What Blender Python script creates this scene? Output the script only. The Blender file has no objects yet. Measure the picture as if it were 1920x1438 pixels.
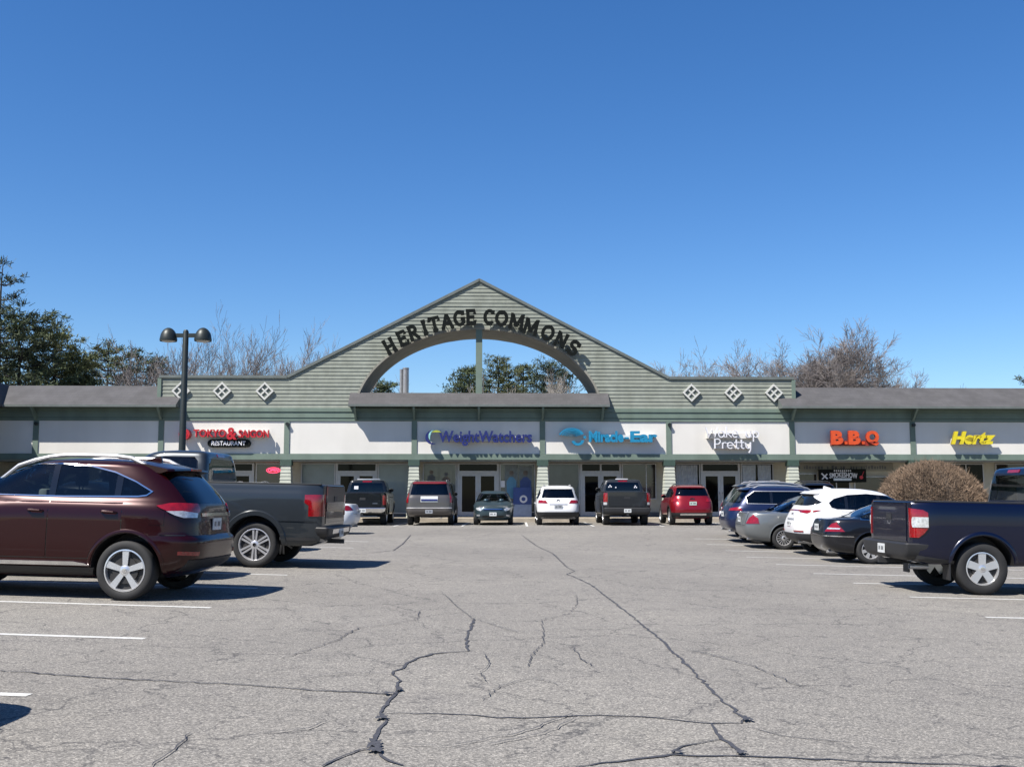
import bpy, bmesh, math, random
import numpy as np
from mathutils import Vector, Matrix
random.seed(7)
R = math.radians
S = bpy.context.scene
C = S.collection

# ------------------------------------------------------------------ camera, sky, sun, exposure
EYE = 1.405
cd = bpy.data.cameras.new('camera'); cam = bpy.data.objects.new('camera', cd); C.objects.link(cam)
cd.sensor_width = 36.0; cd.lens = 37.0; cd.clip_end = 3000; cd.clip_start = 0.05
cam.location = (0, 0, EYE); cam.rotation_euler = (R(90) + math.atan(207.4/1973), 0, 0)
S.camera = cam
SUN = Vector((.56, .50, -1.0)).normalized()          # travel direction of the light
elev = math.asin(-SUN.z); azi = math.atan2(-SUN.x, -SUN.y)
W = bpy.data.worlds.new('World'); S.world = W; W.use_nodes = True
nt = W.node_tree; bg = nt.nodes['Background']
sky = nt.nodes.new('ShaderNodeTexSky'); sky.sky_type = 'NISHITA'; sky.sun_disc = False
sky.sun_elevation = elev; sky.sun_rotation = azi
sky.altitude = 300; sky.air_density = 1.0; sky.dust_density = 0.35; sky.ozone_density = 5.0
hs = nt.nodes.new('ShaderNodeHueSaturation'); hs.inputs['Saturation'].default_value = 1.24; hs.inputs['Hue'].default_value = .506
nt.links.new(sky.outputs[0], hs.inputs['Color']); nt.links.new(hs.outputs[0], bg.inputs[0]); bg.inputs[1].default_value = 0.075
sl = bpy.data.lights.new('sun', 'SUN'); sun = bpy.data.objects.new('sun', sl); C.objects.link(sun)
sl.energy = 5.0; sl.angle = R(0.5); sl.color = (1, .95, .87)
sun.rotation_euler = SUN.to_track_quat('-Z', 'Y').to_euler(); sun.location = (-30, -30, 50)
S.view_settings.view_transform = 'Standard'; S.view_settings.look = 'None'
S.view_settings.exposure = 1.0; S.view_settings.gamma = 1.0

# ------------------------------------------------------------------ materials
def mat(name, col, rough=.6, metal=0., coat=0., var=.12, scale=6., spec=.5, bump=0., bscale=80., emit=0.):
    if not emit and metal < .5: col = [c*.68 for c in col]
    m = bpy.data.materials.new(name); m.use_nodes = True
    t = m.node_tree; b = t.nodes['Principled BSDF']
    b.inputs['Roughness'].default_value = rough; b.inputs['Metallic'].default_value = metal
    b.inputs['Coat Weight'].default_value = coat; b.inputs['Coat Roughness'].default_value = .03
    b.inputs['Specular IOR Level'].default_value = spec
    tc = t.nodes.new('ShaderNodeTexCoord')
    n = t.nodes.new('ShaderNodeTexNoise'); n.inputs['Scale'].default_value = scale; n.inputs['Detail'].default_value = 5
    t.links.new(tc.outputs['Object'], n.inputs['Vector'])
    r = t.nodes.new('ShaderNodeValToRGB')
    r.color_ramp.elements[0].position = .3; r.color_ramp.elements[1].position = .7
    r.color_ramp.elements[0].color = (*[c*(1-var) for c in col], 1)
    r.color_ramp.elements[1].color = (*[min(1, c*(1+var)) for c in col], 1)
    t.links.new(n.outputs[0], r.inputs[0]); t.links.new(r.outputs[0], b.inputs['Base Color'])
    if bump:
        n2 = t.nodes.new('ShaderNodeTexNoise'); n2.inputs['Scale'].default_value = bscale; n2.inputs['Detail'].default_value = 3
        t.links.new(tc.outputs['Object'], n2.inputs['Vector'])
        bp = t.nodes.new('ShaderNodeBump'); bp.inputs['Strength'].default_value = bump; bp.inputs['Distance'].default_value = .02
        t.links.new(n2.outputs[0], bp.inputs['Height']); t.links.new(bp.outputs[0], b.inputs['Normal'])
    if emit:
        b.inputs['Emission Color'].default_value = (*col, 1); b.inputs['Emission Strength'].default_value = emit
    return m

def paint(name, col, metal=.35, rough=.32):
    return mat(name, col, rough, metal, .6, .05, 1.5, spec=.35)

def asphalt_mat():
    m = bpy.data.materials.new('asphalt'); m.use_nodes = True
    t = m.node_tree; N = t.nodes; L = t.links; b = N['Principled BSDF']
    b.inputs['Roughness'].default_value = .88; b.inputs['Specular IOR Level'].default_value = .25
    g = N.new('ShaderNodeNewGeometry')
    def noise(sc, det=2, rough=.5, vec=None):
        n = N.new('ShaderNodeTexNoise'); n.inputs['Scale'].default_value = sc; n.inputs['Detail'].default_value = det
        n.inputs['Roughness'].default_value = rough
        L.new(vec or g.outputs['Position'], n.inputs['Vector']); return n
    def ramp(src, stops):
        r = N.new('ShaderNodeValToRGB'); e = r.color_ramp.elements
        while len(e) < len(stops): e.new(.5)
        for k, (p, c) in enumerate(stops): e[k].position = p; e[k].color = (*c, 1)
        L.new(src, r.inputs[0]); return r
    def mix(a, bb, f, mode='MULTIPLY', fac=1.):
        x = N.new('ShaderNodeMix'); x.data_type = 'RGBA'; x.blend_type = mode
        x.inputs[0].default_value = fac
        if f is not None: L.new(f, x.inputs[0])
        L.new(a, x.inputs[6]); L.new(bb, x.inputs[7]); return x.outputs[2]
    big = ramp(noise(.22, 4).outputs[0], [(.3, (.150, .144, .135)), (.55, (.178, .171, .159)), (.75, (.193, .186, .169))])
    mid = ramp(noise(3.2, 4, .65).outputs[0], [(.3, (.93, .93, .935)), (.7, (1.05, 1.045, 1.035))])
    v = N.new('ShaderNodeTexVoronoi'); v.inputs['Scale'].default_value = 105
    L.new(g.outputs['Position'], v.inputs['Vector'])
    st = N.new('ShaderNodeSeparateColor'); L.new(v.outputs['Color'], st.inputs[0])
    stone = ramp(st.outputs[0], [(0, (.55, .55, .56)), (.35, (.85, .84, .83)), (.7, (1.08, 1.07, 1.05)), (1, (1.75, 1.72, 1.68))])
    fine = ramp(noise(38, 3, .7).outputs[0], [(.3, (.82, .82, .83)), (.68, (1.16, 1.15, 1.13))])
    c = mix(mix(mix(big.outputs[0], mid.outputs[0], None), stone.outputs[0], None), fine.outputs[0], None)
    # oil stained drive path and stalls
    stain = ramp(noise(.9, 5, .7).outputs[0], [(.56, (1, 1, 1)), (.76, (.76, .76, .78))])
    c = mix(c, stain.outputs[0], None)
    # hairline cracks
    w = noise(1.6, 5, .65)
    add = N.new('ShaderNodeVectorMath'); add.operation = 'MULTIPLY_ADD'
    add.inputs[1].default_value = (.9, .9, 0)
    L.new(w.outputs['Color'], add.inputs[0]); L.new(g.outputs['Position'], add.inputs[2])
    for sc, th, lo in ((.42, .009, .36), (.95, .013, .43), (2.1, .018, .47)):
        vv = N.new('ShaderNodeTexVoronoi'); vv.feature = 'DISTANCE_TO_EDGE'; vv.inputs['Scale'].default_value = sc
        vv.voronoi_dimensions = '2D'; L.new(add.outputs[0], vv.inputs['Vector'])
        ln = ramp(vv.outputs['Distance'], [(0, (1, 1, 1)), (th, (0, 0, 0))])
        mk = ramp(noise(.55 + sc, 3).outputs[0], [(lo, (0, 0, 0)), (lo + .07, (.8, .8, .8))])
        f = mix(ln.outputs[0], mk.outputs[0], None)
        dk = N.new('ShaderNodeRGB'); dk.outputs[0].default_value = (.045, .044, .046, 1)
        c = mix(c, dk.outputs[0], f, 'MIX')
    L.new(c, b.inputs['Base Color'])
    bp = N.new('ShaderNodeBump'); bp.inputs['Strength'].default_value = .35; bp.inputs['Distance'].default_value = .006
    L.new(v.outputs['Distance'], bp.inputs['Height']); L.new(bp.outputs[0], b.inputs['Normal'])
    return m

def shingle_mat():
    m = mat('roof_shingles', (.092, .089, .093), .9, var=.12, scale=1.3)
    t = m.node_tree; N = t.nodes; L = t.links; b = N['Principled BSDF']
    tc = N['Texture Coordinate']; br = N.new('ShaderNodeTexBrick')
    br.inputs['Scale'].default_value = 1; br.inputs['Brick Width'].default_value = .3; br.inputs['Row Height'].default_value = .14
    br.inputs['Mortar Size'].default_value = .006
    br.inputs['Color1'].default_value = (.93, .93, .93, 1); br.inputs['Color2'].default_value = (1.06, 1.06, 1.06, 1)
    br.inputs['Mortar'].default_value = (.72, .72, .72, 1)
    mp = N.new('ShaderNodeMapping'); mp.inputs['Rotation'].default_value = (R(-90), 0, 0)
    L.new(tc.outputs['Object'], mp.inputs[0]); L.new(mp.outputs[0], br.inputs['Vector'])
    x = N.new('ShaderNodeMix'); x.data_type = 'RGBA'; x.blend_type = 'MULTIPLY'; x.inputs[0].default_value = 1
    old = b.inputs['Base Color'].links[0].from_socket
    L.new(old, x.inputs[6]); L.new(br.outputs[0], x.inputs[7]); L.new(x.outputs[2], b.inputs['Base Color'])
    return m

M = dict(
    asphalt=asphalt_mat(), tar=mat('tar_seal', (.062, .062, .07), .7, var=.3, scale=30),
    line=mat('road_paint', (.62, .62, .6), .8, var=.18, scale=22),
    concrete=mat('concrete', (.42, .37, .30), .9, var=.15, scale=4, bump=.2),
    siding=mat('sage_siding', (.285, .308, .262), .8, var=.13, scale=3.2),
    trim=mat('green_trim', (.165, .225, .185), .7, var=.08, scale=2),
    dkgreen=mat('dark_green_trim', (.045, .085, .065), .6, var=.1),
    soffit=mat('beige_soffit', (.31, .30, .255), .85, var=.08, scale=2),
    panel=mat('cream_panel', (.80, .775, .725), .8, var=.035, scale=.8),
    cream=mat('cream_wall', (.52, .49, .40), .85, var=.06),
    roof=shingle_mat(), cap=mat('grey_drip_edge', (.16, .18, .17), .5, var=.1),
    alu=mat('aluminium_frame', (.55, .55, .56), .45, .3, var=.06),
    white=mat('white_trim', (.66, .66, .62), .7, var=.04),
    pane=mat('dark_glass', (.003, .003, .0035), .05, 0, 0, .1, spec=.15),
    paper=mat('papered_glass', (.21, .26, .275), .25, 0, .3, .14, 1.2),
    brownpane=mat('brown_glass', (.04, .034, .03), .12, 0, .5, .3, .9),
    curtain=mat('curtain', (.42, .47, .55), .8, var=.15),
    red=mat('sign_red', (.55, .01, .02), .4, var=.08), blacksign=mat('sign_black', (.009, .011, .010), .6, spec=.08),
    whitesign=mat('sign_white', (.85, .85, .9), .45, var=.03), navysign=mat('sign_navy', (.012, .02, .15), .4),
    cyan=mat('sign_cyan', (.012, .25, .46), .4), lime=mat('sign_lime', (.45, .5, .05), .4), aqua=mat('sign_aqua', (.3, .6, .6), .4),
    orange=mat('sign_orange', (.72, .085, .015), .4), yellow=mat('sign_yellow', (.8, .66, .02), .4),
    darkside=mat('sign_return', (.03, .035, .05), .5),
    neon=mat('neon_red', (1, .05, .12), .4, emit=2.2),
    blueposter=mat('blue_poster', (.03, .07, .28), .4), skyposter=mat('light_blue_poster', (.10, .30, .48), .4),
    paleposter=mat('pale_poster', (.30, .38, .55), .5), skin=mat('poster_tan', (.16, .12, .09), .5, var=.5, scale=5),
    post=mat('dark_metal', (.028, .036, .034), .45, .3), lens=mat('lamp_lens', (.5, .48, .42), .3),
    bark=mat('grey_bark', (.19, .165, .15), .9, var=.25, scale=2), barklight=mat('pale_bark', (.33, .30, .27), .9, var=.25),
    pinebark=mat('pine_bark', (.05, .042, .036), .95, var=.3),
    needle=mat('pine_needles', (.062, .085, .028), .75, var=.5, scale=.45),
    needle2=mat('olive_needles', (.085, .098, .028), .75, var=.5, scale=.5),
    needle3=mat('dark_needles', (.036, .056, .026), .75, var=.45, scale=.5),
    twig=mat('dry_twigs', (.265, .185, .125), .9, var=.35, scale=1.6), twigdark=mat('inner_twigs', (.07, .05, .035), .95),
    flue=mat('galvanised_flue', (.3, .3, .31), .4, .6),
    tyre=mat('tyre_rubber', (.018, .018, .019), .8, var=.2), alloy=mat('alloy', (.62, .62, .63), .28, .75, var=.04),
    chrome=mat('chrome', (.75, .75, .76), .12, 1., var=.02), hub=mat('brake_dark', (.02, .019, .019), .6),
    plastic=mat('black_plastic', (.022, .022, .024), .55), gloss=mat('gloss_black', (.008, .008, .009), .08, 0, .6),
    glass=mat('car_glass', (.008, .010, .012), .05, 0, 0., .2, spec=.55), lightglass=mat('clear_car_glass', (.035, .065, .085), .05, 0, 0., .35, 5),
    lamp_red=mat('tail_lamp_red', (.27, .004, .007), .12, 0, 1., .25, 18), lamp_clear=mat('clear_lamp', (.65, .66, .68), .1, .3, 1., .3, 25),
    lamp_amber=mat('amber_lamp', (.7, .2, .03), .2, 0, 1.),
    plate=mat('number_plate', (.72, .74, .74), .4, var=.12, scale=40), plateg=mat('green_plate', (.55, .66, .60), .4, var=.2, scale=40),
    silverplastic=mat('silver_trim', (.45, .45, .46), .35, .6), mulch=mat('bark_mulch', (.09, .06, .045), .95, var=.4, scale=8),
    field=mat('rough_grass', (.09, .10, .045), .95, var=.3, scale=.2),
)

def streaks(m, amt=.10):
    t = m.node_tree; N = t.nodes; L = t.links; b = N['Principled BSDF']; tc = N['Texture Coordinate']
    mp = N.new('ShaderNodeMapping'); mp.inputs['Scale'].default_value = (1.3, 1.3, .14); L.new(tc.outputs['Object'], mp.inputs[0])
    n = N.new('ShaderNodeTexNoise'); n.inputs['Scale'].default_value = 1.; n.inputs['Detail'].default_value = 6; L.new(mp.outputs[0], n.inputs['Vector'])
    r = N.new('ShaderNodeValToRGB'); r.color_ramp.elements[0].position = .35; r.color_ramp.elements[1].position = .6
    r.color_ramp.elements[0].color = (1-amt, 1-amt, 1-amt*1.1, 1); r.color_ramp.elements[1].color = (1, 1, 1, 1); L.new(n.outputs[0], r.inputs[0])
    x = N.new('ShaderNodeMix'); x.data_type = 'RGBA'; x.blend_type = 'MULTIPLY'; x.inputs[0].default_value = 1
    L.new(b.inputs['Base Color'].links[0].from_socket, x.inputs[6]); L.new(r.outputs[0], x.inputs[7]); L.new(x.outputs[2], b.inputs['Base Color'])
for k in ('panel', 'siding', 'trim', 'roof', 'soffit', 'cap'): streaks(M[k], .05 if k == 'panel' else .15)

def glass_mat(name, tint, refl=1.):
    m = bpy.data.materials.new(name); m.use_nodes = True; t = m.node_tree; N = t.nodes; L = t.links; N.clear()
    o = N.new('ShaderNodeOutputMaterial'); mx = N.new('ShaderNodeMixShader'); tr = N.new('ShaderNodeBsdfTransparent'); g = N.new('ShaderNodeBsdfGlossy')
    tr.inputs[0].default_value = (*tint, 1); g.inputs['Roughness'].default_value = .02; g.inputs['Color'].default_value = (.9, .95, 1, 1)
    f = N.new('ShaderNodeFresnel'); f.inputs[0].default_value = 1.5
    L.new(f.outputs[0], mx.inputs[0]); L.new(tr.outputs[0], mx.inputs[1]); L.new(g.outputs[0], mx.inputs[2]); L.new(mx.outputs[0], o.inputs[0]); return m
M['clearglass'] = glass_mat('clear_window_glass', (.55, .63, .62)); M['tintglass'] = glass_mat('tinted_window_glass', (.16, .18, .19)); M['midglass'] = glass_mat('half_tinted_glass', (.36, .42, .43))
M['trimdark'] = mat('cabin_dark', (.035, .035, .037), .8); M['seatgrey'] = mat('seat_grey', (.20, .195, .185), .8); M['seatblack'] = mat('seat_black', (.03, .03, .032), .8)

# ------------------------------------------------------------------ helpers
def gz(x, y):
    s = min(max((y - 26) / 18., 0), 1); s = s*s*(3 - 2*s)
    return -0.0225*max(-30, min(30, x))*(1 - s) + 0.10*s

def tag(o, label=None, cat=None, group=None, kind=None):
    if label: o['label'] = label
    if cat: o['category'] = cat
    if group: o['group'] = group
    if kind: o['kind'] = kind
    return o

def root(name, label, cat, loc=(0, 0, 0), rz=0., group=None):
    o = bpy.data.objects.new(name, None); C.objects.link(o); o.empty_display_size = .2
    o.location = loc; o.rotation_euler = (0, 0, rz)
    return tag(o, label, cat, group)

def finish(name, bm, mats, parent=None, sharp=35, merge=0.):
    if merge: bmesh.ops.remove_doubles(bm, verts=bm.verts, dist=merge)
    me = bpy.data.meshes.new(name); bm.to_mesh(me); bm.free()
    if not isinstance(mats, (list, tuple)): mats = [mats]
    for m in mats: me.materials.append(m)
    if sharp:
        me.shade_smooth(); me.set_sharp_from_angle(angle=R(sharp))
    o = bpy.data.objects.new(name, me); C.objects.link(o)
    if parent: o.parent = parent
    return o

def box(bm, x0, x1, y0, y1, z0, z1, mi=0, bev=0.):
    vs = [bm.verts.new((x, y, z)) for z in (z0, z1) for x, y in ((x0, y0), (x1, y0), (x1, y1), (x0, y1))]
    fs = [bm.faces.new([vs[i] for i in q]) for q in ((3, 2, 1, 0), (4, 5, 6, 7), (0, 1, 5, 4), (1, 2, 6, 5), (2, 3, 7, 6), (3, 0, 4, 7))]
    for f in fs: f.material_index = mi
    if bev:
        es = list({e for f in fs for e in f.edges})
        bmesh.ops.bevel(bm, geom=es, offset=bev, segments=2, affect='EDGES', profile=.5)
    return vs

def box_obj(name, dims, m, parent=None, bev=0.):
    bm = bmesh.new(); box(bm, *dims, bev=bev); return finish(name, bm, m, parent)

def tube(bm, pts, radii, n=6, cap=True, mi=0):
    """tapered tube along points"""
    rings = []
    up0 = Vector((0, 0, 1))
    P = [Vector(p) for p in pts]
    for k, p in enumerate(P):
        d = (P[min(k+1, len(P)-1)] - P[max(k-1, 0)]).normalized()
        a = d.cross(up0)
        if a.length < 1e-3: a = d.cross(Vector((1, 0, 0)))
        a.normalize(); b = d.cross(a)
        r = radii[k] if hasattr(radii, '__len__') else radii
        rings.append([bm.verts.new(p + (a*math.cos(2*math.pi*j/n) + b*math.sin(2*math.pi*j/n))*r) for j in range(n)])
    for A, B in zip(rings, rings[1:]):
        for j in range(n):
            f = bm.faces.new((A[j], A[(j+1) % n], B[(j+1) % n], B[j])); f.material_index = mi
    if cap:
        bm.faces.new(rings[0][::-1]).material_index = mi; bm.faces.new(rings[-1]).material_index = mi

def lathe(bm, prof, axis='y', n=32, c=(0, 0, 0), mi=0, cap=False):
    """prof: (radius, along). axis y or z"""
    rings = []
    for r, a in prof:
        ring = []
        for j in range(n):
            t = 2*math.pi*j/n
            q = (r*math.cos(t), a, r*math.sin(t)) if axis == 'y' else (r*math.cos(t), r*math.sin(t), a)
            ring.append(bm.verts.new((q[0]+c[0], q[1]+c[1], q[2]+c[2])))
        rings.append(ring)
    for A, B in zip(rings, rings[1:]):
        for j in range(n):
            bm.faces.new((A[j], A[(j+1) % n], B[(j+1) % n], B[j])).material_index = mi
    if cap:
        bm.faces.new(rings[0]).material_index = mi; bm.faces.new(rings[-1]).material_index = mi

def prism(bm, pts, y0, y1, mi=0):
    """polygon in (x,z), extruded along y"""
    A = [bm.verts.new((x, y0, z)) for x, z in pts]; B = [bm.verts.new((x, y1, z)) for x, z in pts]
    bm.faces.new(A).material_index = mi; bm.faces.new(B[::-1]).material_index = mi
    n = len(pts)
    for k in range(n):
        bm.faces.new((A[k], B[k], B[(k+1) % n], A[(k+1) % n])).material_index = mi

def fixn(bm): bmesh.ops.recalc_face_normals(bm, faces=bm.faces)

# ------------------------------------------------------------------ ground
def ground():
    def axis(lo, hi, far0, far1):
        return far0 + [lo + k for k in range(int(hi - lo) + 1)] + far1
    xs = axis(-40, 40, [-1200, -300, -90], [90, 300, 1200]); ys = axis(-12, 62, [-300, -60], [90, 200, 1500])
    bm = bmesh.new()
    g = [[bm.verts.new((x, y, gz(x, y))) for x in xs] for y in ys]
    for j in range(len(ys)-1):
        for i in range(len(xs)-1):
            f = bm.faces.new((g[j][i], g[j][i+1], g[j+1][i+1], g[j+1][i]))
            f.material_index = 0 if ys[j+1] <= 62 and -90 <= xs[i] and xs[i+1] <= 90 else 1
    o = finish('parking_lot_ground', bm, [M['asphalt'], M['field']], sharp=0)
    tag(o, kind='structure')
ground()

CRACKS = [
(0.026,[(0.34, 35.27), (0.69, 28.94), (0.99, 25.82), (1.08, 20.97), (1.17, 19.88), (0.98, 19.13), (1.12, 18.24), (1.26, 16.89), (1.39, 13.47), (1.48, 10.69), (1.48, 8.72), (1.47, 7.47), (1.49, 7.1), (1.5, 6.97), (1.45, 6.83)]),
(0.020,[(-0.84, 6.88), (-0.25, 6.89), (-0.09, 6.82), (0.14, 6.85), (0.57, 6.98), (0.82, 6.96), (1.05, 6.88), (1.25, 6.8), (1.45, 6.83)]),
(0.010,[(1.46, 6.72), (1.61, 6.51), (1.71, 6.45), (1.99, 6.37)]),
(0.026,[(1.25, 6.78), (1.23, 6.37), (1.28, 6.1), (1.27, 5.99)]),
(0.024,[(0.33, 5.66), (0.56, 5.78), (0.88, 5.97), (1.03, 5.95), (1.25, 5.97), (1.58, 5.95), (1.99, 5.91), (2.73, 5.87)]),
(0.016,[(1.23, 6.37), (0.97, 6.17), (0.89, 6.03), (0.91, 5.97)]),
(0.026,[(-0.43, 12.08), (-0.43, 11.21), (-0.44, 10.56), (-0.4, 9.73), (-0.39, 9.61), (-0.64, 9.44), (-0.81, 9.13), (-0.87, 8.8), (-0.87, 8.6), (-0.93, 8.45), (-0.92, 8.29)]),
(0.026,[(-0.92, 8.29), (-0.83, 8.04), (-0.82, 7.7), (-0.81, 7.58), (-0.83, 7.29), (-0.84, 7.01), (-0.84, 6.88), (-0.77, 6.64), (-0.79, 6.41), (-0.78, 6.16), (-0.74, 5.97), (-0.7, 5.79), (-0.64, 5.68), (-0.56, 5.6)]),
(0.018,[(-3.85, 8.09), (-2.96, 7.87), (-2.03, 7.75), (-1.35, 7.58), (-1.05, 7.56), (-0.83, 7.49)]),
(0.018,[(-0.74, 5.98), (-0.83, 5.9), (-0.89, 5.77), (-0.97, 5.54)]),
(0.030,[(-3.29, 34.49), (-2.94, 28.63), (-2.84, 25.48)]),
(0.020,[(-2.84, 25.48), (-3.18, 24.41), (-3.52, 23.42)]),
(0.014,[(1.12, 18.24), (2.37, 18.72), (3.04, 18.91), (5.2, 19.28), (7.8, 19.76)]),
(0.010,[(1.48, 13.66), (2.0, 13.6), (3.74, 13.9), (5.91, 14.09)]),
(0.010,[(-2.25, 19.01), (-0.61, 18.98), (0.58, 19.01)]),
(0.010,[(-1.92, 8.94), (-1.75, 9.6), (-1.65, 10.07), (-1.58, 11.01), (-1.28, 11.41), (-1.04, 11.83), (-1.09, 12.65)]),
(0.008,[(-1.81, 5.46), (-1.82, 5.89), (-1.84, 6.21)]),
(0.009,[(0.43, 9.95), (0.58, 9.97), (0.59, 9.31), (0.68, 8.88)]),
(0.009,[(0.13, 8.8), (0.19, 9.57), (0.31, 10.3), (0.33, 12.09), (0.68, 12.72), (0.86, 14.03), (0.9, 15.19)]),
(0.008,[(-0.2, 7.37), (-0.09, 7.9), (0.14, 8.28), (0.4, 7.96)]),
(0.010,[(-0.62, 6.05), (-0.37, 6.01), (-0.16, 6.19), (0.13, 6.51), (0.39, 6.98)]),
(0.009,[(-1.41, 6.24), (-1.2, 6.37), (-1.12, 6.61)]),
(0.009,[(1.6, 10.04), (1.88, 9.5), (2.05, 9.08), (2.19, 8.19)]),
(0.009,[(-1.59, 8.06), (-1.26, 8.35), (-0.91, 8.33)]),
(0.008,[(0.44, 6.9), (0.19, 6.4), (-0.13, 6.09)]),
(0.008,[(-1.0, 15.15), (-0.7, 13.35), (-0.45, 12.07), (0.05, 10.96), (0.52, 11.27), (1.07, 11.6)]),
(0.008,[(-0.25, 9.5), (-0.19, 8.9), (-0.25, 8.42), (-0.19, 8.06)]),
]
def cracks():
    rnd = random.Random(3); bm = bmesh.new()
    for ci, (w, pts) in enumerate(CRACKS):
        P = []
        for (x0, y0), (x1, y1) in zip(pts, pts[1:]):
            d = math.hypot(x1-x0, y1-y0); n = max(2, int(d/.07))
            nx, ny = -(y1-y0)/d, (x1-x0)/d
            amp = min(.022, d*.06)
            for k in range(n):
                t = k/n; j = rnd.gauss(0, amp*.45) if k else 0
                P.append((x0+(x1-x0)*t+nx*j, y0+(y1-y0)*t+ny*j))
        P.append(pts[-1]); last = None; ww = w
        off = .004 + .0004*ci
        for k, (x, y) in enumerate(P):
            a = P[max(k-1, 0)]; b = P[min(k+1, len(P)-1)]
            d = math.hypot(b[0]-a[0], b[1]-a[1]) or 1
            nx, ny = -(b[1]-a[1])/d, (b[0]-a[0])/d
            ww = ww*.6 + .4*w*rnd.choice((.35, .7, 1., 1.2, 1.6))
            if k in (0, len(P)-1): ww = w*.5
            h = ww/2
            q = [bm.verts.new((x+s*nx*h, y+s*ny*h, gz(x+s*nx*h, y+s*ny*h)+off)) for s in (-1, 1)]
            if last: bm.faces.new((last[0], last[1], q[1], q[0]))
            last = q
    for (cx, cy, rx, ry) in ((-.81, 6.72, .055, .10), (-.77, 6.03, .06, .13), (-.86, 7.5, .07, .04), (1.5, 6.92, .05, .09), (1.27, 6.02, .05, .05), (-.8, 7.66, .035, .1), (.92, 6.0, .05, .04), (-.74, 5.9, .06, .1)):
        vs = []; ph = rnd.uniform(0, 6)
        for k in range(36):
            t = 2*math.pi*k/36; r = .72+.22*math.sin(3*t+ph)+.16*math.sin(7*t+2*ph)+rnd.uniform(-.16, .16)
            x, y = cx+rx*.8*r*math.cos(t), cy+ry*r*math.sin(t); vs.append(bm.verts.new((x, y, gz(x, y)+.018)))
        bm.faces.new(vs)
    fixn(bm)
    for f in bm.faces:
        if f.normal.z < 0: f.normal_flip()
    tag(finish('crack_sealant', bm, M['tar'], sharp=0), kind='stuff')
cracks()

def stripe(x0, y0, x1, y1, label, w=.1):
    bm = bmesh.new(); d = math.hypot(x1-x0, y1-y0); n = max(3, int(d/.4)); nx, ny = -(y1-y0)/d*w/2, (x1-x0)/d*w/2
    last = None; rnd = random.Random(int(x0*100+y0*10))
    for k in range(n+1):
        t = k/n; x, y = x0+(x1-x0)*t, y0+(y1-y0)*t; e = rnd.uniform(.9, 1.08)
        q = [bm.verts.new((x+s*nx*e, y+s*ny*e, gz(x+s*nx, y+s*ny)+.003)) for s in (-1, 1)]
        if last: bm.faces.new((last[0], q[0], q[1], last[1]))
        last = q
    fixn(bm)
    for f in bm.faces:
        if f.normal.z < 0: f.normal_flip()
    tag(finish('parking_line', bm, M['line'], sharp=0), label, 'parking line', 'painted lines between parking stalls')
tl = math.tan(R(3.5))
for (x, y, lab) in (
    (-3.22, 7.2, 'short white stall line end in the lower left corner beside a car shadow'),
    (-3.4, 9.93, 'long bright white stall line in the open ground nearer than the dark red car'),
    (-3.54, 12.57, 'white stall line along the near side of the dark red car'),
    (-3.6, 15.1, 'white stall line behind the dark red car, at its far side'),
    (-3.69, 17.53, 'white stall line on the near side of the grey pickup'),
    (-3.8, 21.6, 'white stall line just beyond the grey pickup'),
    (-3.9, 26.2, 'white stall line under the far dark sedan behind the grey pickup'),
    (-4.0, 29.6, 'white stall line between the grey pickup and the white sedan')):
    stripe(x, y, x-5.4, y+5.4*tl, lab)
for (x, y, lab) in (
    (5.96, 13.48, 'white stall line at the right edge, nearest to the viewer on that side'),
    (5.99, 16.11, 'white stall line on the near side of the navy pickup'),
    (5.94, 18.59, 'white stall line on the far side of the navy pickup'),
    (5.88, 20.8, 'white stall line in the empty stall beyond the navy pickup'),
    (5.81, 23.44, 'white stall line on the near side of the black sedan'),
    (5.77, 26.2, 'white stall line between the black sedan and the white crossover'),
    (5.79, 28.86, 'white stall line between the white crossover and the silver sedan'),
    (5.79, 31.6, 'white stall line between the silver sedan and the navy wagon'),
    (5.9, 34.4, 'white stall line between the navy wagon and the black roof-rail SUV')):
    stripe(x, y, x+5.4, y-.02, lab)
for x, lab in ((-7.75, 'stall line left of the black pickup parked at the shops'), (-4.85, 'stall line between the black pickup and the taupe SUV'),
               (-2.05, 'stall line between the taupe SUV and the teal sedan'), (.62, 'stall line between the teal sedan and the white SUV'),
               (3.35, 'stall line between the white SUV and the dark grey pickup'), (6.2, 'stall line between the dark grey pickup and the red SUV'),
               (9.2, 'stall line right of the red SUV parked at the shops')):
    stripe(x, 43.4, x+.02, 49.6, lab)

# ------------------------------------------------------------------ the shopping plaza
PHI = R(1.5); BO = Vector((-1.6, 50.7, 0))
MB = Matrix.Translation(BO) @ Matrix.Rotation(PHI, 4, 'Z')
def bw(u, v, z): return MB @ Vector((u, v, z))

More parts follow.
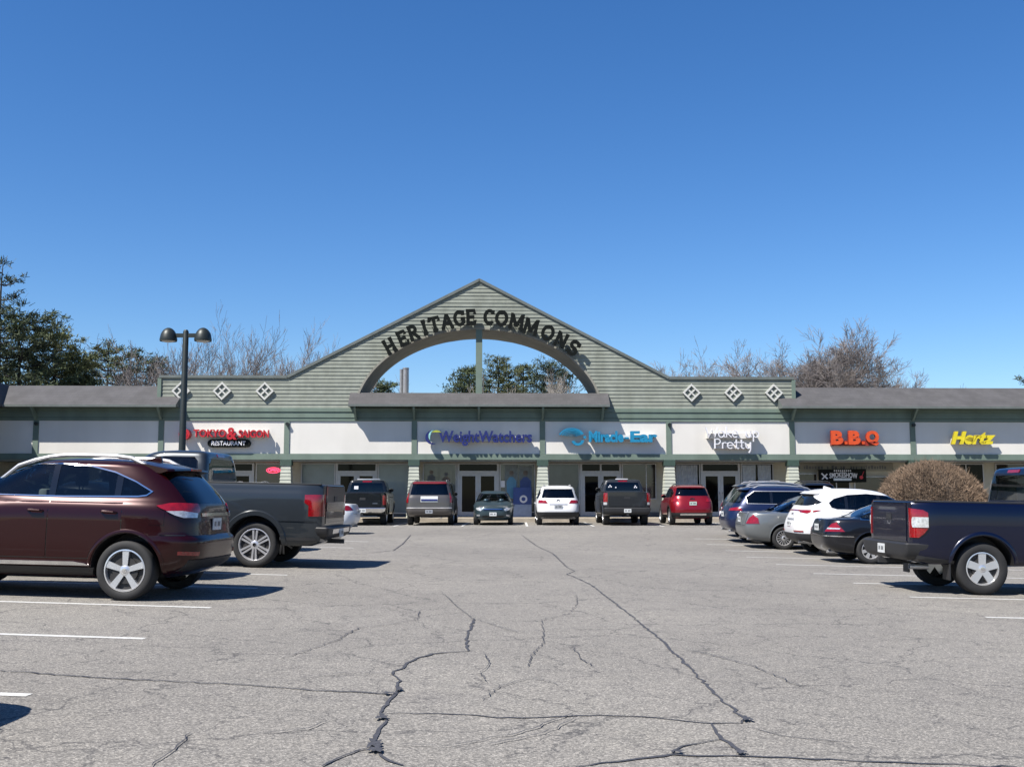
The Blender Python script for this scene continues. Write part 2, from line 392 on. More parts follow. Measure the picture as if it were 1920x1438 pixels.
plaza = root('shopping_plaza', 'long single-storey shopping plaza with sage clapboard gable, open arch and cream sign panels', 'building', BO, PHI)
AB, AZ, AA = 4.22, 5.15, 5.95                    # arch ellipse: vertical radius, centre height, half width
def arch_half(z):
    q = 1 - ((z-AZ)/AB)**2
    return AA*math.sqrt(q) if q > 0 else 0.
PK = 11.83
def outer(z, s):                                 # outline of the false front
    if z <= 7.05: return 15.33
    return 9.25*(PK - z)/(PK - 7.05)
DEP = 3.2
def gable():
    bm = bmesh.new(); z = 5.52; rowh = .178; rnd = random.Random(5)
    while z < PK - .03:
        z1 = min(z + rowh, PK-.01); n = 3
        jit = rnd.uniform(-.004, .004)
        for k in range(n):
            a, b = z+(z1-z)*k/n, z+(z1-z)*(k+1)/n
            va, vb = -.027*(1-k/n)+jit, -.027*(1-(k+1)/n)+jit
            def quad(ua, ub, uc, ud):
                vs = [bm.verts.new(q) for q in ((ua, va, a), (ub, va, a), (uc, vb, b), (ud, vb, b))]
                try: bm.faces.new(vs)
                except Exception: pass
                if k == 0:
                    w = [bm.verts.new(q) for q in ((ua, .004, a), (ub, .004, a))]
                    bm.faces.new((w[0], w[1], vs[1], vs[0]))
            oa = outer(a+1e-5 if a > 7.05 - 1e-6 else a, 1); ob = outer(b, 1)
            if a < 7.05 < b: oa = ob = 15.33 if b-7.05 < .03 else outer(b, 1)
            ha, hb = arch_half(a), arch_half(b)
            if ha > 0:
                quad(-oa, -ha, -hb, -ob); quad(ha, oa, ob, hb)
            else: quad(-oa, oa, ob, -ob)
        z = z1
    finish('clapboard_front', bm, M['siding'], plaza, sharp=0)
    # solid behind: roof-side skin of the deep false front
    bm = bmesh.new()
    prof = [(-15.33, 5.52), (-15.33, 7.03), (-9.25, 7.03), (0, PK-.02), (9.25, 7.03), (15.33, 7.03), (15.33, 5.52)]
    for (a, b) in zip(prof, prof[1:]):
        vs = [bm.verts.new(q) for q in ((a[0], .02, a[1]), (b[0], .02, b[1]), (b[0], DEP, b[1]), (a[0], DEP, a[1]))]
        bm.faces.new(vs)
    # back face pieces
    N = 48
    zs = [5.52+(PK-.02-5.52)*k/N for k in range(N+1)]
    for a, b in zip(zs, zs[1:]):
        for s in (-1, 1):
            vs = [bm.verts.new((s*u, DEP, zz)) for u, zz in ((arch_half(a), a), (outer(a, 1), a), (outer(b, 1), b), (arch_half(b), b))]
            bm.faces.new(vs)
    fixn(bm); finish('gable_back', bm, M['siding'], plaza, sharp=0)
    # arch soffit and its trim ring
    bm = bmesh.new(); N = 72; rings = []
    for k in range(N+1):
        t = math.pi*k/N
        c, s = math.cos(t), math.sin(t)
        rings.append([bm.verts.new((r*c, v, AZ+rz*s)) for r, rz, v in ((AA+.10, AB+.10, -.01), (AA+.10, AB+.10, -.06), (AA, AB, -.06), (AA, AB, DEP+.02))])
    for A, B in zip(rings, rings[1:]):
        for j in range(3): bm.faces.new((A[j], B[j], B[j+1], A[j+1]))
    fixn(bm); finish('arch_soffit', bm, M['soffit'], plaza, sharp=40)
    box_obj('arch_mullion', (-.155, .155, -.05, .22, 6.2, AZ+AB+.02), M['trim'], plaza)
    # drip edge cap following the outline
    bm = bmesh.new()
    L = [(-15.36, 7.06), (-9.25, 7.06), (0, PK+.03), (9.25, 7.06), (15.36, 7.06)]
    for (a, b) in zip(L, L[1:]):
        d = Vector((b[0]-a[0], b[1]-a[1])).normalized(); nn = Vector((-d.y, d.x))
        q = [(a[0]-nn.x*.10, a[1]-nn.y*.10), (b[0]-nn.x*.10, b[1]-nn.y*.10), (b[0]+nn.x*.03, b[1]+nn.y*.03), (a[0]+nn.x*.03, a[1]+nn.y*.03)]
        prism(bm, q, -.09, DEP+.05)
    fixn(bm); finish('drip_edge', bm, M['cap'], plaza)
    for s in (-1, 1):
        bm = bmesh.new(); x = s*15.33
        box(bm, x-.09, x+.09, -.075, .06, 5.6, 6.95); finish('corner_board', bm, M['trim'], plaza)
gable()

POSTS = [-21.1, -15.18, -9.2, -3.1, 3.07, 9.19, 15.2, 21.12, 27.1, 33.1]
UL, UR = -27.2, 39.
def fascia():
    # frieze bands
    bm = bmesh.new()
    box(bm, UL, UR, -.08, .2, 5.06, 5.34)
    finish('frieze_board', bm, M['trim'], plaza)
    bm = bmesh.new(); box(bm, UL, UR, -.12, .2, 5.345, 5.52); finish('frieze_cap', bm, M['trim'], plaza)
    bm = bmesh.new(); box(bm, UL, UR, -.05, .2, 4.90, 5.035); finish('frieze_rail', bm, M['trim'], plaza)
    bm = bmesh.new(); box(bm, UL, UR, -.045, .2, 5.035, 5.06); finish('frieze_shadow_gap', bm, M['dkgreen'], plaza)
    # lower beam and soffit over the walk
    bm = bmesh.new(); box(bm, UL, UR, -.06, .25, 3.05, 3.33); finish('lower_beam', bm, M['trim'], plaza)
    bm = bmesh.new(); box(bm, UL, UR, .02, 1.9, 2.97, 3.046); finish('walkway_soffit', bm, M['soffit'], plaza)
    edges = [UL-.13] + POSTS + [UR+.13]
    for a, b in zip(edges, edges[1:]):
        bm = bmesh.new(); box(bm, a+.13, b-.13, 0, .18, 3.333, 4.897)
        finish('sign_panel', bm, M['panel'], plaza)
    for u in POSTS:
        bm = bmesh.new(); box(bm, u-.128, u+.128, -.045, .19, 3.333, 4.897)
        finish('panel_post', bm, M['trim'], plaza)
        # tapered clapboard column below
        bm = bmesh.new(); z = .28; hw0, hw1 = .33, .215; H = 2.76
        while z < H:
            z1 = min(z+.165, H)
            for k, (za, zb) in enumerate(((z, z1),)):
                f = lambda zz: hw0+(hw1-hw0)*(zz-.28)/(H-.28)
                a, b = f(za)+.022, f(zb)
                A = [bm.verts.new((u+x*a, .1+y*a, za)) for x, y in ((-1, -1), (1, -1), (1, 1), (-1, 1))]
                B = [bm.verts.new((u+x*b, .1+y*b, zb)) for x, y in ((-1, -1), (1, -1), (1, 1), (-1, 1))]
                for j in range(4): bm.faces.new((A[j], A[(j+1) % 4], B[(j+1) % 4], B[j]))
                bm.faces.new(A[::-1])
            z = z1
        fixn(bm); finish('column', bm, M['siding2'], plaza, sharp=0)
        box_obj('column_capital', (u-.27, u+.27, -.16, .37, 2.76, 3.046), M['dkgreen'], plaza)
    for u in (-9.2, 9.19, 21.12, -21.1):
        bm = bmesh.new(); lathe(bm, [(.02, 0), (.085, 0), (.085, .12), (.02, .12)], 'y', 16, (u+.03, -.17, 4.75)); fixn(bm)
        finish('flood_light', bm, M['post'], plaza)
M['siding2'] = mat('column_siding', (.50, .52, .44), .8, var=.08, scale=3)
fascia()

def roofs():
    # pent roofs either side of the gable (wedge: eave forward of the wall)
    for name, a, b in (('pent_roof', -27.2, -14.3), ('pent_roof', 14.55, 39.)):
        bm = bmesh.new()
        sec = [(-.8, 5.50), (-.8, 5.61), (1.05, 6.68), (1.05, 6.5), (.2, 5.53)]
        aa = [bm.verts.new((a, v, z)) for v, z in sec]; bb = [bm.verts.new((b, v, z)) for v, z in sec]
        n = len(sec)
        for k in range(n):
            f = bm.faces.new((aa[k], bb[k], bb[(k+1) % n], aa[(k+1) % n])); f.material_index = {0: 1, 1: 0, 4: 2}.get(k, 0)
        bm.faces.new(aa[::-1]).material_index = 1; bm.faces.new(bb).material_index = 1
        fixn(bm); finish(name, bm, [M['roof'], M['cap'], M['dkgreen']], plaza, sharp=0)
    # small canopy roof under the arch
    bm = bmesh.new()
    sec = [(-.8, 5.55), (-.8, 5.66), (-.02, 6.27), (-.02, 5.56)]
    aa = [bm.verts.new((-6.2, v, z)) for v, z in sec]; bb = [bm.verts.new((6.26, v, z)) for v, z in sec]
    for k in range(4):
        bm.faces.new((aa[k], bb[k], bb[(k+1) % 4], aa[(k+1) % 4])).material_index = {0: 1, 3: 2}.get(k, 0)
    bm.faces.new(aa[::-1]).material_index = 0; bm.faces.new(bb).material_index = 0
    fixn(bm); finish('canopy_roof', bm, [M['roof'], M['cap'], M['dkgreen']], plaza, sharp=0)
    box_obj('arch_sill', (-5.9, 5.9, -.02, 3.3, 6.15, 6.27), M['roof'], plaza)
    br = [u for u in POSTS if abs(u) > 14 and u not in (-15.18, 15.2)] + [-15.18, 15.2] + [-5.9, -3.1, 0.0, 3.07, 5.95]
    for u in br:
        bm = bmesh.new()
        q = [(-.05, 4.95), (-.05, 5.2), (-.55, 5.54), (-.72, 5.54), (-.72, 5.47), (-.16, 4.95)]
        A = [bm.verts.new((u-.05, v, z)) for v, z in q]; B = [bm.verts.new((u+.05, v, z)) for v, z in q]
        bm.faces.new(A); bm.faces.new(B[::-1])
        for k in range(len(q)): bm.faces.new((A[k], B[k], B[(k+1) % len(q)], A[(k+1) % len(q)]))
        fixn(bm); finish('eave_bracket', bm, M['trim'], plaza, sharp=0)
    # main flat roof body behind the shop fronts
    bm = bmesh.new(); box(bm, UL, UR, 2.02, 26, 0, 6.1); finish('rear_block', bm, M['cream'], plaza)
    # left wing running towards the viewer with a steep mansard
    wing = root('shop_wing', 'side wing of the plaza at the far left with steep dark shingle roof', 'building', BO, PHI)
    bm = bmesh.new(); box(bm, -46, -23.2, -9, 25, 0, 5.5); finish('wing_wall', bm, M['cream'], wing)
    bm = bmesh.new()
    q = [(-47, 5.5), (-22.4, 5.5), (-22.4, 5.61), (-22.95, 6.70), (-47, 6.70)]
    prism(bm, q, -10, 24.); fixn(bm); finish('wing_roof', bm, M['roof'], wing, sharp=0)
roofs()

def diamonds():
    for u, z in ((-14.29, 6.33), (-12.33, 6.33), (-10.29, 6.33), (10.32, 6.3), (12.36, 6.3), (14.35, 6.3)):
        a = .44
        bm = bmesh.new()
        def ring(r0, r1, y0, y1, mi):
            A = [(u, z+r0), (u+r0, z), (u, z-r0), (u-r0, z)]; B = [(u, z+r1), (u+r1, z), (u, z-r1), (u-r1, z)]
            for k in range(4):
                prism(bm, [A[k], A[(k+1) % 4], B[(k+1) % 4], B[k]], y0, y1, mi)
        ring(a, a-.11, -.13, .0, 0)
        h = (a-.11)/2
        for d in (1, -1):
            q = [(u-h-.025, z+d*(h-.025)), (u-h+.025, z+d*(h+.025)), (u+h+.025, z-d*(h-.025)), (u+h-.025, z-d*(h+.025))]
            prism(bm, q, -.11+.003*d, -.04)
        fixn(bm); fr = finish('diamond_window', bm, M['white'], plaza, sharp=0)
        bm = bmesh.new(); r = a-.11
        prism(bm, [(u, z+r), (u+r, z), (u, z-r), (u-r, z)], -.06, .0); fixn(bm)
        finish('diamond_pane', bm, M['diapane'], fr, sharp=0)
M['diapane'] = mat('diamond_backing', (.20, .22, .18), .5)
diamonds()

# shop fronts ---------------------------------------------------------
SV = 1.8
def storefronts():
    bm = bmesh.new(); box(bm, UL, UR, SV+.06, 2.0, .2, 3.0); finish('shop_wall', bm, M['cream'], plaza)
    bm = bmesh.new(); box(bm, UL, UR, SV+.03, SV+.058, .29, .52); finish('shop_plinth', bm, M['plinth'], plaza)
    Z0, Z1 = .30, 2.94
    def window(u0, u1, z0, z1, m, fm='alu', mull=()):
        bm = bmesh.new(); t = .05
        for d in ((u0, u1, z1-t, z1), (u0, u1, z0, z0+t), (u0, u0+t, z0+t, z1-t), (u1-t, u1, z0+t, z1-t)):
            box(bm, d[0], d[1], SV-.03, SV+.05, d[2], d[3])
        for q in mull: box(bm, q-.025, q+.025, SV-.03, SV+.05, z0+t, z1-t)
        fr = finish('shop_window', bm, M[fm], plaza, sharp=0)
        bm = bmesh.new(); box(bm, u0+t-.005, u1-t+.005, SV+.005, SV+.04, z0+t-.005, z1-t+.005)
        finish('window_pane', bm, M[m], fr, sharp=0)
        return fr
    def entrance(u0, u1, split=False, one=False):
        t = .10; zt = 2.5
        bm = bmesh.new()
        box(bm, u0, u0+t, SV-.05, SV+.05, Z0, Z1); box(bm, u1-t, u1, SV-.05, SV+.05, Z0, Z1)
        box(bm, u0+t, u1-t, SV-.05, SV+.05, Z1-.05, Z1); box(bm, u0+t, u1-t, SV-.05, SV+.05, zt-.05, zt+.06)
        if split: box(bm, (u0+u1)/2-.04, (u0+u1)/2+.04, SV-.05, SV+.05, zt+.06, Z1-.05)
        fr = finish('entrance_frame', bm, M['alu'], plaza, sharp=0)
        bm = bmesh.new(); box(bm, u0+t-.004, u1-t+.004, SV+.0, SV+.03, zt+.05, Z1-.045); finish('transom_pane', bm, M['pane'], fr, sharp=0)
        leaves = [(u0+t+.005, (u0+u1)/2-.004), ((u0+u1)/2+.004, u1-t-.005)]
        for k, (a, b) in enumerate(leaves):
            bm = bmesh.new(); s = .13
            box(bm, a, a+s, SV-.04, SV+.03, Z0+.01, zt-.055); box(bm, b-s, b, SV-.04, SV+.03, Z0+.01, zt-.055)
            box(bm, a+s, b-s, SV-.04, SV+.03, zt-.20, zt-.055); box(bm, a+s, b-s, SV-.04, SV+.03, Z0+.01, Z0+.24)
            d = finish('shop_door', bm, M['alu'], plaza, sharp=0)
            bm = bmesh.new(); box(bm, a+s-.004, b-s+.004, SV-.0, SV+.02, Z0+.235, zt-.195); finish('door_pane', bm, M['pane'], d, sharp=0)
            hx = b-s*.5 if k == 0 else a+s*.5
            bm = bmesh.new(); tube(bm, [(hx, SV-.04, 1.1), (hx, SV-.11, 1.12), (hx, SV-.11, 1.5), (hx, SV-.04, 1.52)], .015, 6); finish('handle', bm, M['chrome'], d)
    # restaurant
    entrance(-13.2, -11.1); w = window(-11.02, -9.72, .5, 2.94, 'brownpane')
    window(-14.9, -13.28, .5, 2.94, 'brownpane')
    # vacant unit
    window(-8.8, -7.1, .45, 2.94, 'paper'); entrance(-7.08, -5.02); window(-5.0, -3.42, .45, 2.94, 'paper')
    # weight loss shop
    window(-2.78, -1.1, .5, 2.94, 'greypane'); entrance(-1.07, 1.0); window(1.03, 2.8, .5, 2.94, 'greypane')
    # hearing shop
    window(3.44, 5.02, .45, 2.94, 'paper2'); entrance(5.04, 7.1, split=True); window(7.13, 8.85, 1.15, 2.94, 'brownpane', mull=(8.35,))
    # salon
    window(9.76, 11.05, .5, 2.94, 'pane'); entrance(11.08, 13.05); window(13.1, 14.74, .5, 2.94, 'pane')
    # barbecue, car hire
    window(15.75, 16.95, .5, 2.45, 'brownpane'); entrance2 = window(17.25, 18.6, .32, 2.3, 'pane', mull=(17.9,)); window(18.8, 20.6, .5, 2.3, 'brownpane')
    window(21.9, 23.6, .5, 2.94, 'brownpane'); window(23.7, 25.4, .32, 2.94, 'pane', mull=(24.5,)); window(26., 30, .5, 2.94, 'brownpane')
    window(-20.5, -18.6, .5, 2.94, 'brownpane'); window(-18.3, -16, .5, 2.94, 'brownpane')
    # curtains in the salon
    for a, b, flip in ((9.84, 10.55, 0), (10.4, 10.92, 1), (13.18, 13.85, 0), (13.95, 14.62, 1)):
        bm = bmesh.new(); nu, nz = 22, 8; g = []
        for j in range(nz+1):
            tz = j/nz; z = 2.86-2.1*tz
            pull = .32*max(0, (tz-.35))**1.1*(1 if not flip else -1)
            row = []
            for i in range(nu+1):
                t = i/nu; sq = 1-.35*max(0, tz-.3)
                cu = (a if flip == 0 else b); uu = cu + ((a+(b-a)*t)-cu)*sq
                row.append(bm.verts.new((uu, SV-.02+.014*math.sin(t*26), z)))
            g.append(row)
        for j in range(nz):
            for i in range(nu): bm.faces.new((g[j][i], g[j][i+1], g[j+1][i+1], g[j+1][i]))
        finish('curtain', bm, M['curtain'], plaza, sharp=0)
    # blank header band with faint lettering bars over the barbecue doors
    box_obj('header_band', (15.6, 20.8, SV-.02, SV+.055, 2.56, 2.95), M['soffit'], plaza)
    rnd = random.Random(9); u = 15.9; bm = bmesh.new()
    while u < 20.4:
        w = rnd.uniform(.05, .12)
        if rnd.random() < .85: box(bm, u, u+w, SV-.028, SV-.021, 2.66, 2.66+rnd.choice((.14, .18)))
        u += w+.05
    finish('header_lettering', bm, M['plinth'], plaza, sharp=0)
M['plinth'] = mat('grey_plinth', (.13, .14, .15), .8)
M['greypane'] = mat('greyish_glass', (.075, .085, .085), .15, 0, .6, .35, 1.4)
M['paper2'] = mat('dark_papered_glass', (.07, .085, .09), .2, 0, .6, .3, .9)
storefronts()

def sidewalk():
    bm = bmesh.new()
    vs = [bw(UL, -.75, 0), bw(UR, -.75, 0), bw(UR, 2.0, 0), bw(UL, 2.0, 0)]
    A = [bm.verts.new((p.x, p.y, -.3)) for p in vs]; B = [bm.verts.new((p.x, p.y, .285)) for p in vs]
    for k in range(4): bm.faces.new((A[k], A[(k+1) % 4], B[(k+1) % 4], B[k]))
    bm.faces.new(B); fixn(bm)
    bmesh.ops.bevel(bm, geom=[e for e in bm.edges if all(v.co.z > .2 for v in e.verts)], offset=.02, segments=2, affect='EDGES')
    tag(finish('sidewalk', bm, M['concrete'], sharp=0), kind='structure')
sidewalk()

# ------------------------------------------------------------------ signs
def text_bm(txt, size, depth, bold=0., shear=0., sx=1., space=1.):
    cu = bpy.data.curves.new('t', 'FONT'); cu.body = txt; cu.size = size; cu.extrude = depth/2; cu.offset = bold
    cu.shear = shear; cu.space_character = space; cu.align_x = 'LEFT'; cu.resolution_u = 3
    o = bpy.data.objects.new('t', cu); C.objects.link(o)
    dg = bpy.context.evaluated_depsgraph_get()
    me = bpy.data.meshes.new_from_object(o.evaluated_get(dg)); bm = bmesh.new(); bm.from_mesh(me)
    bpy.data.objects.remove(o); bpy.data.meshes.remove(me); bpy.data.curves.remove(cu)
    for v in bm.verts: v.co = Vector((v.co.x*sx, v.co.z, v.co.y))       # stand upright facing -y
    bmesh.ops.remove_doubles(bm, verts=bm.verts, dist=1e-5); bmesh.ops.recalc_face_normals(bm, faces=bm.faces)
    return bm

def fit(bm, u0, u1, z0, z1, v, o):
    xs = [q.co.x for q in bm.verts]; zs = [q.co.z for q in bm.verts]
    kx = (u1-u0)/(max(xs)-min(xs)); kz = (z1-z0)/(max(zs)-min(zs))
    x0, za = min(xs), min(zs)
    for q in bm.verts: q.co = Vector((u0-o[0]+(q.co.x-x0)*kx, q.co.y+v, z0-o[2]+(q.co.z-za)*kz))

def sign_root(name, label, u, v, z): 
    return root(name, label, 'sign', bw(u, v, z), PHI)

def stroke_bm(glyph, w, depth, serif=False):
    """glyph: polylines in unit square; flat extruded strokes"""
    bm = bmesh.new()
    for k, pl in enumerate(glyph):
        P = [Vector((x, z)) for x, z in pl]; n = len(P)
        closed = (P[0]-P[-1]).length < 1e-4
        Lf, Rt = [], []
        for i, p in enumerate(P):
            if closed: a, b = P[i-1 if i else n-2], P[i+1 if i < n-1 else 1]
            else: a, b = P[max(i-1, 0)], P[min(i+1, n-1)]
            d = (b-a).normalized(); nn = Vector((-d.y, d.x))
            Lf.append(p+nn*w/2); Rt.append(p-nn*w/2)
        y0, y1 = -depth/2 - .0012*k, depth/2 + .0012*k
        for i in range(n-1):
            prism(bm, [tuple(Lf[i]), tuple(Lf[i+1]), tuple(Rt[i+1]), tuple(Rt[i])], y0, y1)
    fixn(bm); return bm

def arc(cx, cz, rx, rz, a0, a1, n=12): return [(cx+rx*math.cos(R(a0+(a1-a0)*k/n)), cz+rz*math.sin(R(a0+(a1-a0)*k/n))) for k in range(n+1)]
def sf(x, z, w=.17): return [(x-w, z), (x+w, z)]
GL = {
 'H': [[(.2, 0), (.2, 1)], [(.8, 0), (.8, 1)], [(.2, .5), (.8, .5)], sf(.2, .05), sf(.2, .95), sf(.8, .05), sf(.8, .95)],
 'E': [[(.25, 0), (.25, 1)], [(.08, .95), (.82, .95), (.82, .72)], [(.25, .5), (.66, .5)], [(.66, .38), (.66, .62)], [(.08, .05), (.85, .05), (.85, .28)]],
 'R': [[(.25, 0), (.25, 1)], [(.08, .95), (.5, .95)] + arc(.5, .73, .26, .22, 90, -90, 8) + [(.25, .51)], [(.5, .5), (.86, .04)], sf(.25, .05), [(.75, .05), (.98, .05)]],
 'I': [[(.5, 0), (.5, 1)], sf(.5, .05, .22), sf(.5, .95, .22)],
 'T': [[(.5, 0), (.5, 1)], [(.08, .72), (.08, .95), (.92, .95), (.92, .72)], sf(.5, .05, .22)],
 'A': [[(.1, .03), (.5, 1)], [(.5, 1), (.9, .03)], [(.25, .36), (.75, .36)], sf(.1, .05, .15), sf(.9, .05, .15)],
 'G': [arc(.5, .5, .4, .45, 45, 330, 18), [(.84, .1), (.84, .45)], [(.58, .45), (.98, .45)], [(.8, .7), (.8, 1)]],
 'C': [arc(.5, .5, .4, .45, 45, 315, 18), [(.8, .7), (.8, 1)]],
 'O': [arc(.5, .5, .42, .45, 0, 360, 22)],
 'M': [[(.1, 0), (.15, 1)], [(.15, 1), (.5, .15)], [(.5, .15), (.85, 1)], [(.85, 1), (.9, 0)], sf(.1, .05, .13), sf(.9, .05, .13), [(.0, .95), (.2, .95)], [(.8, .95), (1., .95)]],
 'N': [[(.18, 0), (.18, 1)], [(.18, 1), (.82, .02)], [(.82, 0), (.82, 1)], sf(.18, .05, .14), [(.02, .95), (.22, .95)], sf(.82, .95, .15)],
 'S': [arc(.5, .73, .32, .23, 20, 270, 12) + arc(.5, .27, .34, .23, 90, -160, 12)[1:], [(.82, .7), (.82, .98)], [(.16, .02), (.16, .3)]],
}
def heritage():
    pos = [(-4.3, 8.49), (-3.69, 8.87), (-3.18, 9.14), (-2.64, 9.39), (-2.16, 9.55), (-1.55, 9.70), (-0.95, 9.86), (-0.4, 9.92), (0.5, 9.92), (1.09, 9.87), (1.82, 9.70), (2.52, 9.47), (3.33, 9.17), (3.97, 8.82), (4.57, 8.44)]
    r = sign_root('plaza_name_sign', 'dark raised letters reading HERITAGE COMMONS curving over the open arch', 0, 0, 9.3)
    for ch, (u, z) in zip('HERITAGECOMMONS', pos):
        g = GL[ch]; h = .69; w = {'I': .5, 'M': .68, 'O': .58, 'C': .54, 'N': .6}.get(ch, .56)
        bm = stroke_bm([[(x*w, zz*h) for x, zz in pl] for pl in g], .165, .10)
        slope = -((u)/AA**2*AB**2)/max(.6, (AB+.5)*math.sqrt(max(.05, 1-(u/(AA+.5))**2)))
        a = math.atan(slope)*.9
        for v in bm.verts:
            x, zz = v.co.x-w/2, v.co.z-h/2
            v.co = Vector((u+x*math.cos(a)-zz*math.sin(a), v.co.y-.38, z-9.3+x*math.sin(a)+zz*math.cos(a)))
        # stand-off pins
        for dx in (-.12, .12): box(bm, u+dx-.012, u+dx+.012, -.33, .0, z-9.3-.1, z-9.3-.076)
        finish('letter', bm, M['blacksign'], r, sharp=30)
heritage()

def shop_signs():
    D = .13
    def lettering(r, txt, u0, u1, z0, z1, o, m, v=-.34, bold=.0, shear=0., name='lettering', depth=D, side=None, space=1.):
        bm = text_bm(txt, 1, depth, bold, shear, space=space); fit(bm, u0, u1, z0, z1, v-o[1], o)
        if side:
            for f in bm.faces: f.material_index = 0 if f.normal.y < -.5 else 1
        return finish(name, bm, [m, side] if side else m, r, sharp=30)
    def raceway(r, u0, u1, z, o, m): box_obj('raceway', (u0-o[0], u1-o[0], -.26-o[1], -.0-o[1], z-.12-o[2], z+.12-o[2]), m, r)
    # restaurant
    o = (-12.1, 0, 4.3); r = sign_root('restaurant_sign', 'red channel letters reading TOKYO & SAIGON with a round red emblem', *o)
    lettering(r, 'TOKYO', -13.55, -12.02, 4.10, 4.47, o, M['red'], bold=.025)
    lettering(r, '&', -11.98, -11.5, 3.98, 4.56, o, M['red'], bold=.03)
    lettering(r, 'SAIGON', -11.42, -9.98, 4.08, 4.45, o, M['red'], bold=.025)
    raceway(r, -13.5, -10.05, 4.27, o, M['panel'])
    bm = bmesh.new(); lathe(bm, [(.12, -.40), (.255, -.40), (.255, -.0), (.12, -.0), (.12, -.40)], 'y', 24, (-13.98-o[0], 0, 4.24-o[2]))
    for k in range(3):
        a = R(90+120*k); lathe(bm, [(.01, -.41), (.075, -.41), (.075, -.2)], 'y', 10, (-13.98-o[0]+.1*math.cos(a), 0, 4.24-o[2]+.1*math.sin(a)))
    fixn(bm); finish('round_emblem', bm, M['red'], r)
    o = (-11.9, 0, 3.82); r = sign_root('oval_sign', 'black rounded sign with white lettering RESTAURANT below the red letters', *o)
    bm = bmesh.new(); q = arc(.82, 0, .19, .19, -90, 90, 8) + arc(-.82, 0, .19, .19, 90, 270, 8)
    prism(bm, q, -.24, -.0); fixn(bm); finish('board', bm, M['blacksign'], r)
    lettering(r, 'RESTAURANT', -12.72, -11.1, 3.71, 3.92, o, M['whitesign'], v=-.25, bold=.015, depth=.03)
    # weight loss
    o = (0, 0, 4.1); r = sign_root('weight_watchers_sign', 'navy letters reading WeightWatchers with a crescent emblem of blue, aqua and lime', *o); r.name = 'diet_shop_sign'
    lettering(r, 'WeightWatchers', -1.92, 2.55, 3.70, 4.42, o, M['navysign'], bold=.028)
    raceway(r, -1.7, 2.4, 4.05, o, M['panel'])
    for nm, m, cx, r0, r1, a0, a1, cz in (('crescent', 'navysign', -2.22, .33, .13, 95, 300, 4.1), ('crescent', 'aqua', -2.10, .30, .08, 100, 235, 4.16), ('crescent', 'lime', -2.02, .30, .09, 40, 140, 4.14)):
        bm = bmesh.new(); n = 18; A = []; B = []
        for k in range(n+1):
            a = R(a0+(a1-a0)*k/n); wd = r1*math.sin(math.pi*k/n)+.004
            A.append((cx+r0*math.cos(a), cz-o[2]+r0*math.sin(a))); B.append((cx+(r0-wd)*math.cos(a), cz-o[2]+(r0-wd)*math.sin(a)))
        dv = {'navysign': 0, 'aqua': .006, 'lime': .012}[m]
        for k in range(n): prism(bm, [A[k], A[k+1], B[k+1], B[k]], -.41-dv, -.20)
        bmesh.ops.remove_doubles(bm, verts=bm.verts, dist=1e-5); fixn(bm); finish(nm, bm, M[m], r)
    # hearing shop
    o = (6.3, 0, 4.15); r = sign_root('hearing_shop_sign', 'cyan letters reading Miracle-Ear beside a striped shell emblem', *o)
    lettering(r, 'Miracle', 5.28, 6.95, 3.88, 4.42, o, M['cyan'], bold=.045)
    lettering(r, 'Ear', 7.27, 8.58, 3.88, 4.42, o, M['cyan'], bold=.045)
    box_obj('hyphen', (6.99-o[0], 7.2-o[0], -.405, -.255, 4.04-o[2], 4.13-o[2]), M['cyan'], r)
    raceway(r, 5.3, 8.5, 4.12, o, M['panel'])
    bm = bmesh.new()
    for k in range(6):                                   # arched stripes of the shell
        R0 = .62-.10*k
        q = arc(4.45-o[0]+.02*k, 4.12-o[2], R0, R0*.72, 20, 165, 14)
        for a, b in zip(q, q[1:]):
            s = .88
            c = Vector((4.45-o[0]+.02*k, 4.12-o[2])); A, B = Vector(a), Vector(b)
            prism(bm, [tuple(A), tuple(B), tuple(c+(B-c)*s), tuple(c+(A-c)*s)], -.41-.001*k, -.16)
    q = arc(4.75-o[0], 3.98-o[2], .30, .26, 190, 360, 12)
    for a, b in zip(q, q[1:]):
        c = Vector((4.75-o[0], 3.98-o[2])); A, B = Vector(a), Vector(b)
        prism(bm, [tuple(A), tuple(B), tuple(c+(B-c)*.55), tuple(c+(A-c)*.55)], -.405, -.16)
    lathe(bm, [(.01, -.41), (.07, -.41), (.07, -.2)], 'y', 12, (5.08-o[0], 0, 4.12-o[2]))
    fixn(bm); finish('shell_emblem', bm, M['cyan'], r)
    # salon
    o = (12.2, 0, 4.1); r = sign_root('salon_sign', 'thin white handwritten style letters reading Wake up Pretty in two lines', *o)
